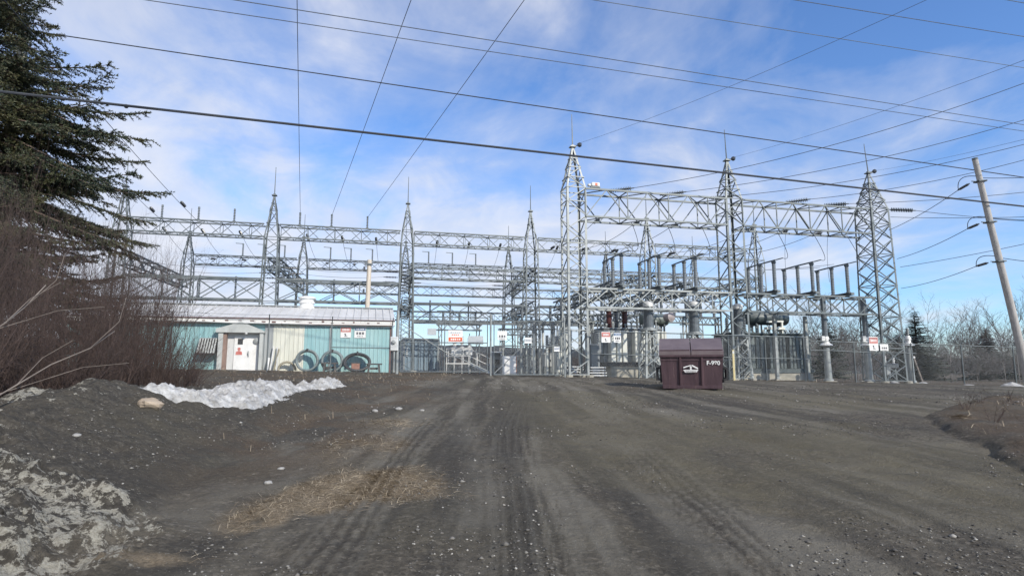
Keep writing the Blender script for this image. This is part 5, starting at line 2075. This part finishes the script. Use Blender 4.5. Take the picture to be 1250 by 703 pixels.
def transformer(label, loc, W, Dp, zb_, zt_, mats, fins, cons, pl, group=None):
    """Power transformer: tank on a plinth, radiator fins, conservator drum, bushings."""
    tank, fin, drum = mats
    root = thing('power_transformer', label, 'transformer', loc, YAW)
    MB().box((0, 0, zb_ / 2 - .15), (pl, Dp + .8, zb_ - .06 + .3), bev=.03).build('plinth', 'concrete', root)
    MB().box((0, .25, (zb_ + zt_) / 2), (W * .93, Dp, zt_ - zb_), bev=.04).build('tank', tank, root)
    MB().box((0, .25, zt_ + .05), (W * .97, Dp + .12, .09), bev=.02).build('tank_cover', tank, root)
    MB().box((0, -.25, zb_ + .12), (W * .98, Dp + .4, .24)).build('skid_base', 'dark' if tank == 'tank_grey' else tank, root)
    for x0, x1, n in fins:
        m = MB()
        for k in range(n):
            x = x0 + (x1 - x0) * (k + .5) / n
            m.box((x, -Dp / 2 - .02, (zb_ + zt_) / 2 + .06), ((x1 - x0) / n * .80, .5, (zt_ - zb_) * .84), bev=.02)
        o = m.build('radiator', fin, root)
        MB().tube([(x0, -Dp / 2 + .1, zt_ - .14), (x1, -Dp / 2 + .1, zt_ - .14)], .07, 8).tube([(x0, -Dp / 2 + .1, zb_ + .34), (x1, -Dp / 2 + .1, zb_ + .34)], .07, 8).build('header_pipe', fin, o)
    (cx_, cy_, cz_, r, L, tilt) = cons
    m = MB().lathe((cx_ - L / 2, cy_, cz_), [(0, r * .55), (.06, r * .9), (.12, r), (L - .12, r), (L - .06, r * .9), (L, r * .55)], 18, (1, tilt, 0))
    o = m.build('conservator', drum, root, smooth=True)
    for x in (cx_ - L * .3, cx_ + L * .3):
        m = MB()
        m.bar((x, cy_ - .2, zt_), (x, cy_ - .2, cz_ - r * .8), .09).bar((x, cy_ + .2, zt_), (x, cy_ + .2, cz_ - r * .8), .09)
        m.box((x, cy_, cz_ - r - .02), (.14, .6, .1))
        m.build('bracket', 'steel', o)
    return root


# pale transformer
c = P(768, 455, 36.6)
z0 = g(c.x, c.y)
W = (P(808, 455, 36.6) - P(727, 455, 36.6)).length
zz = lambda py: P(768, py, 35.7).z - z0
t1 = transformer('pale grey transformer with radiator fins and dark red bushings on a concrete plinth', (c.x, c.y, z0), W, 1.8, zz(447), zz(402), ('tank_grey', 'rad_pale', 'green_grey'),
                 [(-W * .41, -W * .14, 3), (-W * .03, W * .17, 3), (W * .2, W * .38, 3), (W * .40, W * .49, 2)], (W * .55, .9, zz(386), .36, 1.9, 0), W * .86)
for px in (742, 753, 763):
    p = P(px, 400, 36.4)
    q = FRAME[t1.name].inverted() @ p
    Lb = .9
    dk = px != 753
    o = MB().lathe((q.x, -.1, zz(402) + .05), [(0, .18), (.12, .18), (.14, .13)] + [(a_ + .16, r) for a_, r in sheds(Lb, .19, .15, 8)], 12).build('bushing', 'insul_red' if dk else 'insul', t1)
    MB().lathe((q.x, -.1, zz(402) + .05 + Lb + .14), [(0, .2), (.1, .26), (.2, .24), (.28, .1), (.36, .04)], 12).build('cap', 'pink_cap' if dk else 'steel', o)
m = MB()
q = FRAME[t1.name].inverted() @ P(823, 385, 36.6)
m.lathe((q.x - .1, -.55, zz(385)), [(0, .14), (.04, .30), (.10, .30), (.16, .24), (.5, .24)], 14, (-.35, 1, 0))
o = m.build('pressure_vent', 'pink_cap', t1, smooth=True)
m = MB()
for k in range(9):
    x = -W * .4 + k * W * .1
    m.tube([(x, -.5, zz(402)), (x, -.5, zz(402) + .25 + .12 * (k % 3))], .05, 6).box((x, -.5, zz(402) + .3 + .12 * (k % 3)), (.14, .12, .1))
m.build('cover_fittings', 'steel_lt', t1)
MB().tube([(-W * .48, -1.0, zz(405)), (W * .5, -1.0, zz(405))], .05, 8).tube([(-W * .48, -1.0, zz(404)), (-W * .48, .2, zz(402))], .05, 8).build('cover_pipe', 'steel_lt', t1)
MB().box((-W * .53, -.5, zz(418)), (.4, .5, 1.3), bev=.03).build('control_box', 'tank_grey', t1)

# dark green transformer
c = P(930, 455, 36.8)
z0 = g(c.x, c.y)
W = (P(980, 455, 36.8) - P(876, 455, 36.8)).length
zz2 = lambda py: P(930, py, 35.8).z - z0
t2 = transformer('big dark green transformer with a drum on top, right of the dumpster', (c.x, c.y, z0), W, 2.0, zz2(455), zz2(408), ('tank_green', 'fin_green', 'tank_green'),
                 [(-W * .36, -W * .12, 4), (-W * .06, W * .16, 5), (W * .2, W * .38, 4), (W * .40, W * .49, 2)], (W * .14, .3, zz2(386), .42, W * .56, 0), W * .95)
m = MB()
for k in range(8):
    x = -W * .1 + k * W * .075
    m.tube([(x, -.5, zz2(408)), (x, -.5, zz2(408) + .2 + .1 * (k % 2))], .05, 6).box((x, -.5, zz2(408) + .25), (.16, .14, .12))
m.build('cover_fittings', 'steel_lt', t2)
MB().box((W * .12, -.6, zz2(400)), (W * .24, .3, .14)).bar((W * .22, -.6, zz2(408)), (W * .22, -.6, zz2(392)), .1).bar((W * .02, -.6, zz2(392)), (W * .24, -.6, zz2(391)), .1).build('relay_bracket', 'rad_pale', t2)
for k, x in enumerate((-W * .43, -W * .3, -W * .2)):
    o = MB().lathe((x, .0, zz2(407) + .05), [(0, .16), (.1, .16)] + [(a_ + .12, r) for a_, r in sheds(.7, .14, .08, 7)], 12).build('bushing', 'insul', t2)
    MB().lathe((x, .0, zz2(407) + .85), [(0, .09), (.1, .09), (.14, .03), (.3, .03)], 10).build('cap', 'steel', o)
MB().box((W * .525, -.5, zz2(430)), (.32, .6, 1.7), bev=.03).build('control_box', 'tank_grey', t2)

# cable termination columns under the low beam
CT = [(1011, 32.6, 'left pale cable column with a flared white head, right of the dark green transformer'), (1061, 33.2, 'pale cable column with a flared white head standing behind the fence signs'), (1112, 34.2, 'pale cable column with a flared white head, rightmost beside the end tower')]
ct0 = None
for i, (px, Y, lab) in enumerate(CT):
    p = P(px, 456, Y)
    z0 = g(p.x, Y)
    h1 = P(px, 422, Y).z - z0
    h2 = 4.3 - z0
    if i == 2:
        h2 = h1 + .75
    root = thing('cable_column', lab, 'cable column', (p.x, Y, z0), 0, 'cable columns at the right end of the yard')
    MB().lathe((0, 0, -.1), [(0, .26), (.22, .25), (.26, .19), (h1, .15)], 14).build('pipe', 'steel_lt', root, smooth=True)
    MB().lathe((0, 0, h1 - .02), [(0, .17), (.03, .32), (.09, .30), (.16, .18), (.34, .13), (.36, .18), (.44, .16), (.58, .10)], 14).build('flared_head', 'pale_cap', root)
    if i < 2:
        MB().lathe((-.02, 0, h1 + .5), [(a_, r) for a_, r in sheds(h2 - h1 - .55, .150, .138, 22)], 12).build('porcelain_column', 'insul', root)
        MB().bar((-.3, -.2, h1 + .25), (-.02, 0, h1 + .45), .09).box((-.25, -.18, h1 + .36), (.16, .16, .3)).build('side_fitting', 'pale_cap', root)
    else:
        MB().lathe((0, 0, h1 + .5), sheds(.5, .1, .06, 5), 10).build('porcelain_column', 'insul', root)
    MB().box((0, 0, .02), (.6, .6, .06)).build('base_plate', 'concrete', root)
# a steel post pair that carries the low beam in front of the dark transformer
for px, Y, lab in ((947, 33.2, 'steel leg holding the low beam in front of the dark green transformer'), (985, 33.6, 'steel leg holding the low beam right of the dark green transformer')):
    p, t = P(px + 2, 460, Y), P(px - 5, 386, Y)
    z0 = g(p.x, Y)
    root = thing('beam_leg', lab, 'post', (p.x, Y, z0), YAW, 'steel legs of the low front beam')
    MB().bar((0, 0, -.1), (0, 0, 3.36 - z0), .17, .15).build('shaft', 'steel_lt', root)
    MB().box((0, 0, .03), (.5, .5, .08)).build('base_plate', 'concrete', root)
# pale lamp housing on the top gantry beam beside the gate tower
p = U(1.0, -.45, 9.33)
root = thing('obstruction_lamp', 'small white and orange lamp box on the top gantry beam beside the gate tower', 'lamp', p, YAW)
MB().box((0, 0, .16), (.42, .22, .20), bev=.03).build('lamp_box', 'white', root)
MB().box((.02, -.115, .16), (.12, .02, .12)).build('lens', 'sign_orange', root)
MB().box((-.32, 0, .12), (.14, .16, .12), bev=.02).build('side_box', 'white_dirty', root)
MB().box((0, 0, .04), (.5, .12, .06)).build('base_plate', 'steel', root)
# slanting stake and low gear at the end tower
p = P(1127, 462, 33.5)
m = thing('leaning_stake', 'thin pale stake leaning left beside the end tower', 'stake', (p.x, p.y, g(p.x, p.y)))
MB().bar((0, 0, -.1), (-.38, .1, 1.5), .07).build('stake_body', 'twig_pale', m)
MB().box((-.36, .06, 1.42), (.1, .05, .1)).build('stake_cap', 'white_dirty', m)
p = P(1093, 456, 35.6)
root = thing('ground_switch', 'dark switch gear box on legs at the foot of the end tower', 'switch gear', (p.x - .3, p.y, g(p.x, p.y)), YAW)
MB().box((0, 0, .95), (1.0, .35, .28), bev=.03).build('gear_box', 'insul_dark', root)
for s in (-1, 1):
    MB().bar((s * .42, 0, 0), (s * .36, 0, .9), .08).build('leg', 'steel', root)
MB().bar((-.4, -.05, .1), (.4, -.05, .8), .04).bar((.4, -.08, .1), (-.4, -.08, .8), .04).build('cross_brace', 'steel', root)
for k in (-.3, .3):
    MB().lathe((k, 0, 1.08), sheds(.45, .08, .05, 5), 8).build('insulator', 'pale_cap', root)
p = P(1083, 448, 33.4)
root = thing('meter_box', 'small grey box fixed low beside the end tower', 'electrical box', (p.x, p.y, g(p.x, p.y)), YAW)
MB().box((0, 0, .62), (.26, .18, .44), bev=.02).build('box_body', 'grey_panel', root)
MB().tube([(0, 0, .42), (0, 0, -.05)], .035, 6).build('conduit', 'steel', root)

# ================================================================== DUMPSTER
dp = P(845, 473, 17.9)
dz = g(dp.x, dp.y)
root = thing('dumpster', 'maroon steel dumpster with two sloping lids and a white mountain logo', 'dumpster', (dp.x, dp.y, dz), R(-15))
W, H1, Dd = 1.78, .93, 1.5
TS = .06                       # the body widens a little towards the top
body = MB()
yb = 0.0
vs = []
for z, wx, y0 in ((.05, W / 2 - TS, .04), (H1, W / 2, 0.0)):
    vs += [(-wx, y0, z), (wx, y0, z), (wx, Dd, z), (-wx, Dd, z)]
body.add(vs, [(3, 2, 1, 0), (0, 1, 5, 4), (1, 2, 6, 5), (2, 3, 7, 6), (3, 0, 4, 7), (4, 5, 6, 7)])
bo = body.build('body', 'maroon', root)
m = MB()
for s in (-1, 1):
    x0, x1 = (s * W / 2 - s * .05, s * W / 2)
    a, b = sorted((x0, x1))
    m.add([(a, .02, H1), (b, .02, H1), (b, Dd, H1), (a, Dd, H1), (a, .10, H1 + .12), (b, .10, H1 + .12), (b, .95, H1 + .55), (a, .95, H1 + .55), (a, Dd, H1 + .50), (b, Dd, H1 + .50)],
          [(3, 2, 1, 0), (0, 1, 5, 4), (4, 5, 6, 7), (7, 6, 9, 8), (8, 9, 2, 3), (0, 4, 7, 8, 3), (1, 2, 9, 6, 5)])
m.box((0, Dd - .03, H1 + .25), (W - .12, .05, .5))
m.build('side_cheek', 'maroon', root)
for x in (-W * .178, W * .165):
    rib = MB().add([(x - .045, .03, .10), (x + .045, .03, .10), (x + .045, -.005, H1 - .02), (x - .045, -.005, H1 - .02), (x - .02, -.015, .10), (x + .02, -.015, .10), (x + .02, -.05, H1 - .02), (x - .02, -.05, H1 - .02)],
            [(0, 4, 7, 3), (4, 5, 6, 7), (5, 1, 2, 6), (3, 7, 6, 2), (0, 1, 5, 4)])
    rib.build('rib', 'maroon', root)
rim = MB().box((0, -.015, H1 + .02), (W + .04, .07, .07), bev=.01).box((0, .02, .05), (W - .10, .07, .10), bev=.01).box((0, .0, H1 - .10), (W + .0, .03, .035))
rim.build('rim', 'maroon', root)
for s in (-1, 1):
    lx0, lx1 = (.012, W / 2 + .02) if s > 0 else (-W / 2 - .02, -.012)
    sec = [(-.035, H1 + .07), (-.035, H1 + .15), (.03, H1 + .18), (.11, H1 + .22), (.90, H1 + .585), (Dd + .02, H1 + .56)]
    m = MB()
    vs = [(x, y, z) for y, z in sec for x in (lx0, lx1)] + [(x, y + .005, z - .035) for y, z in sec for x in (lx0, lx1)]
    n = len(sec)
    fs = []
    for i in range(n - 1):
        fs.append((2 * i, 2 * i + 1, 2 * i + 3, 2 * i + 2))
        fs.append((2 * n + 2 * i + 1, 2 * n + 2 * i, 2 * n + 2 * i + 2, 2 * n + 2 * i + 3))
        fs.append((2 * i, 2 * i + 2, 2 * n + 2 * i + 2, 2 * n + 2 * i))
        fs.append((2 * i + 3, 2 * i + 1, 2 * n + 2 * i + 1, 2 * n + 2 * i + 3))
    fs += [(1, 0, 2 * n, 2 * n + 1), (2 * n - 2, 2 * n - 1, 4 * n - 1, 4 * n - 2)]
    m.add(vs, fs)
    lid = m.build('lid', 'maroon_lid', root)
    MB().bar((lx0 + .02, .025, H1 + .195), (lx1 - .02, .025, H1 + .195), .03, .03).build('lid_lip', 'maroon', lid)
for s in (-1, 1):
    m = MB()
    x = s * (W / 2 + .045)
    m.box((x + s * .06, .32, .60), (.05, .30, .05)).box((x + s * .06, .32, .27), (.05, .30, .05))
    m.prism([(x - s * .09, .18), (x - s * .03, .18), (x - s * .03, .69), (x - s * .09, .69)], .16, .24)
    m.prism([(x + s * .02, .24), (x + s * .085, .30), (x + s * .085, .58), (x + s * .02, .64), (x - s * .05, .64), (x - s * .05, .585), (x, .585), (x + s * .03, .55), (x + s * .03, .33), (x, .295), (x - s * .05, .295), (x - s * .05, .24)], .10, .75)
    m.build('fork_pocket', 'dark', root)
# white mountain emblem with a lettered band, and the unit number
em = MB()
q = lambda pts: [(x - .02, z) for x, z in pts]
k = .0136
E = lambda pts: [((x - 600) * k * .105 - .02, (650 - z) * k * .105 + .34) for x, z in pts]
yf = -.028
em.prism(E([(455, 470), (455, 445), (520, 425), (580, 408), (610, 402), (588, 425), (540, 440)]), yf - .006, yf)
em.prism(E([(612, 402), (640, 405), (690, 432), (745, 462), (738, 487), (700, 470), (640, 440)]), yf - .006, yf)
em.prism(E([(585, 430), (612, 420), (625, 455), (612, 472), (622, 500), (582, 500), (590, 470), (578, 452)]), yf - .006, yf)
em.prism(E([(455, 500), (745, 497), (745, 512), (455, 516)]), yf - .007, yf - .001)
em.prism(E([(462, 522), (738, 518), (712, 552), (490, 556)]), yf - .006, yf)
e = em.build('emblem', 'white', root)
rr = random.Random(5)
mk = MB()
x = 500
while x < 700:
    wv = rr.uniform(8, 18)
    mk.prism(E([(x, 530), (x + wv, 530), (x + wv, 545), (x, 545)]), yf - .010, yf - .007)
    x += wv + rr.uniform(6, 10)
mk.build('band_lettering', 'maroon', e)
cu = bpy.data.curves.new('unit_number', 'FONT')
cu.body = 'F-980'
cu.size = .165
cu.extrude = .003
cu.offset = .004
cu.align_x = 'CENTER'
cu.materials.append(MT['white'])
o = bpy.data.objects.new('unit_number', cu)
COL.objects.link(o)
o.parent = root
o.location = (W * .345, -.012, H1 - .235)
o.rotation_euler = (R(90), 0, 0)

o.data = cu
bpy.context.view_layer.update()
me = bpy.data.meshes.new_from_object(o.evaluated_get(bpy.context.evaluated_depsgraph_get()))
n_ = bpy.data.objects.new('unit_lettering', me)
COL.objects.link(n_)
n_.parent, n_.location, n_.rotation_euler = root, o.location, o.rotation_euler
bpy.data.objects.remove(o)

# ================================================================== UTILITY POLES AND ROADSIDE WIRES
a, b = P(1190, 194, 24.2), P(1247, 432, 25.0)
e = b + (b - a) * ((b.z - g(b.x, b.y) + .3) / (a.z - b.z))
root = thing('utility_pole', 'tall weathered utility pole leaning left at the right edge', 'utility pole', e)
T = a - e
MB().tube([(0, 0, 0), T * .35 + Vector((.03, 0, 0)), T * .7, T], .155, 14, .105).build('shaft', 'pole', root, smooth=True)
MB().tube([T * .995, T * 1.004], .108, 12).build('pole_cap', 'steel', root)
ATT = []
for py in (222, 272, 320):
    t = (py - 194) / (432 - 194)
    p = a.lerp(b, t)
    ATT.append(p)
    l = p - e
    MB().box(l, (.34, .34, .05)).tube([l + Vector((-.16, 0, 0)), l + Vector((-.38, -.03, 0))], .02, 6).build('clamp_band', 'steel_old', root)
for i, (p, (qx, qy, Yq)) in enumerate(zip(ATT, ((1085, 281, 33.2), (1095, 316, 33.4), (1100, 352, 33.6)))):
    where = ('top', 'middle', 'lowest')[i] + ' arm of the leaning utility pole'
    q = P(qx, qy, Yq)
    s = p + Vector((-.3, 0, 0))
    e1 = place_string('pole', s + (q - s).normalized() * .35, q, 'grey strain insulator at the ' + where)
    wire('power_line', 'power line going down left from the ' + where, e1, q, .12, .013, 'wire', 'lines at the leaning utility pole', 12)
    k = P((1150, 1166, 1170)[i], (253, 296, 340)[i], Yq - 6)
    curve_wire('jumper_wire', 'dark jumper loop at the ' + where, e1, p + Vector((-.85, .2, .40)), p + Vector((-.1, 0, .22)), .014, 'wire', 'jumpers at the leaning utility pole')
    wire('power_line', 'power line leaving right from the ' + where, p + Vector((.1, 0, .15)), P(1330, (210, 268, 322)[i], 21), .08, .013, 'wire', 'lines at the leaning utility pole', 10)
for (p, q, lab) in ((P(1099, 326, 33.5), P(1330, 280, 27), 'long line from end tower to the right edge, under the pole\'s middle arm'), (P(1087, 265, 33.4), P(1330, 262, 26), 'nearly level line from the end tower past the utility pole')):
    wire('power_line', lab, p, q, .1, .013, 'wire', 'lines at the leaning utility pole', 12)

p = P(31, 27, 19.2)
root = thing('utility_pole', 'pale utility pole whose top shows behind the spruce crown', 'utility pole', (p.x, p.y, g(p.x, p.y)))
hh = p.z - g(p.x, p.y)
MB().tube([(0, 0, -.3), (0, 0, hh * .5), (0, 0, hh)], .19, 14, .15).build('shaft', 'pole_pale', root, smooth=True)
MB().box((0, -.2, hh - .35), (.12, .1, .12)).tube([(0, -.1, hh - .35), (.25, -.2, hh - .33)], .025, 6).build('clamp_band', 'steel_old', root)

RW = [((0, 112), (1250, 252), 14.0, 24.7, .034, 'wire', 'thick black communication cable sagging across the whole view', 0, 60),
      ((38, 38), (1250, 216), 19.2, 24.7, .019, 'wire', 'dark wire from the pole behind the spruce to the leaning pole', .03, 60),
      ((280, 0), (1250, 153), 13.0, 22, .011, 'wire_al', 'twisted thin wire high across the view, upper of the close pair', -.02, 60),
      ((180, 0), (1250, 160), 13.0, 22, .010, 'wire_al', 'thin wire high across the view, lower of the close pair', .02, 60),
      ((722, 0), (1250, 83), 15.0, 20, .009, 'steel', 'pale thin wire crossing the upper right sky', 0, 30),
      ((968, 0), (1250, 45), 15.0, 18, .010, 'wire_al', 'thin wire crossing the top right of the sky', 0, 30),
      ((1222, -1), (1250, 4), 15.0, 15.5, .010, 'wire_al', 'thin wire just cutting the upper right corner of the sky', 0, 30)]
for (p0, p1, Y0, Y1, r, mat, lab, sag, n) in RW:
    a, b = P(*p0, Y0), P(*p1, Y1)
    d = b - a
    lo = -.0 if p0 == (38, 38) else -.35
    wire('overhead_wire', lab, a + d * lo, b + d * .35, sag, r, mat, 'overhead wires along the road', n)
# small tie wrap on the thick cable
c = P(154, 130, 15.32)
MB().box(c, (.09, .09, .1), bev=.02).solo('cable_clip', 'wire', 'small clip on the thick black cable right of the spruce', 'clip')

# ================================================================== LOOSE ROCKS
def rock(loc, r, label, mat, seed, group='rocks on the gravel bank'):
    n, mrow = 12, 7
    V, Fq = [], []
    for i in range(mrow):
        ph = math.pi * (i + .5) / mrow
        for j in range(n):
            th = 2 * math.pi * j / n
            v = Vector((math.sin(ph) * math.cos(th), math.sin(ph) * math.sin(th), math.cos(ph)))
            k = .75 + .5 * float(vnoise(np.array([v.x * 1.6 + seed]), np.array([v.y * 1.6 + v.z * 1.3 + seed]))[0])
            V.append((v.x * r * k * 1.25, v.y * r * k, v.z * r * k * .62))
    for i in range(mrow - 1):
        for j in range(n):
            Fq.append((i * n + j, i * n + (j + 1) % n, (i + 1) * n + (j + 1) % n, (i + 1) * n + j))
    m = MB().add(V, Fq + [tuple(range(n))[::-1], tuple((mrow - 1) * n + j for j in range(n))])
    o = m.build('rock', mat)
    o.location = loc
    return tag(o, label, 'rock', group)


MT['rock_tan'] = weathered('tan_rock', (.26, .2, .14), (.42, .35, .27), .9, 0, 4, bump=.4)
MT['rock_grey'] = weathered('grey_rock', (.2, .2, .19), (.36, .35, .33), .9, 0, 4, bump=.4)
for i, (px, py, r, lab, mat) in enumerate(((184, 496, .13, 'straw coloured flat rock on the gravel bank below the snow ridge', 'rock_tan'), (93, 533, .035, 'small white stone high on the gravel bank', 'rock_grey'),
                                           (327, 591, .035, 'pale stone at the foot of the gravel bank, beside the dead grass', 'rock_grey'), (343, 573, .03, 'pale stone on the bank slope above the dead grass', 'rock_grey'),
                                           (458, 503, .05, 'grey flat rock at the left edge of the drive', 'rock_grey'), (487, 500, .055, 'larger grey flat rock at the left edge of the drive', 'rock_grey'),
                                           (515, 502, .04, 'grey rock closest to the dark lane of the drive', 'rock_grey'))):
    x, y = ground_at(px, py)
    rock((x, y, g(x, y) + r * .25), r, lab, mat, i * 5.7)
# thin dry weeds standing on the low mound at the right
for i, (px, py, h) in enumerate(((1178, 500, .42), (1213, 515, .35), (1232, 490, .4), (1196, 492, .3))):
    x, y = ground_at(px, py)
    r_ = random.Random(500 + i)
    A, B, W_ = stems(r_, 5, .08, h * 1.5, .3, 0, 2, .006)
    V, q = tri_sticks(A, B, W_)
    o = np_mesh('dry_weed', V, q, MT['twig_red'])
    o.location = (x, y, g(x, y))
    tag(o, 'thin dry brown weed on the low mound, ' + ('left', 'right', 'back', 'middle')[i] + ' one of four', 'weed', 'dry weeds on the mound')
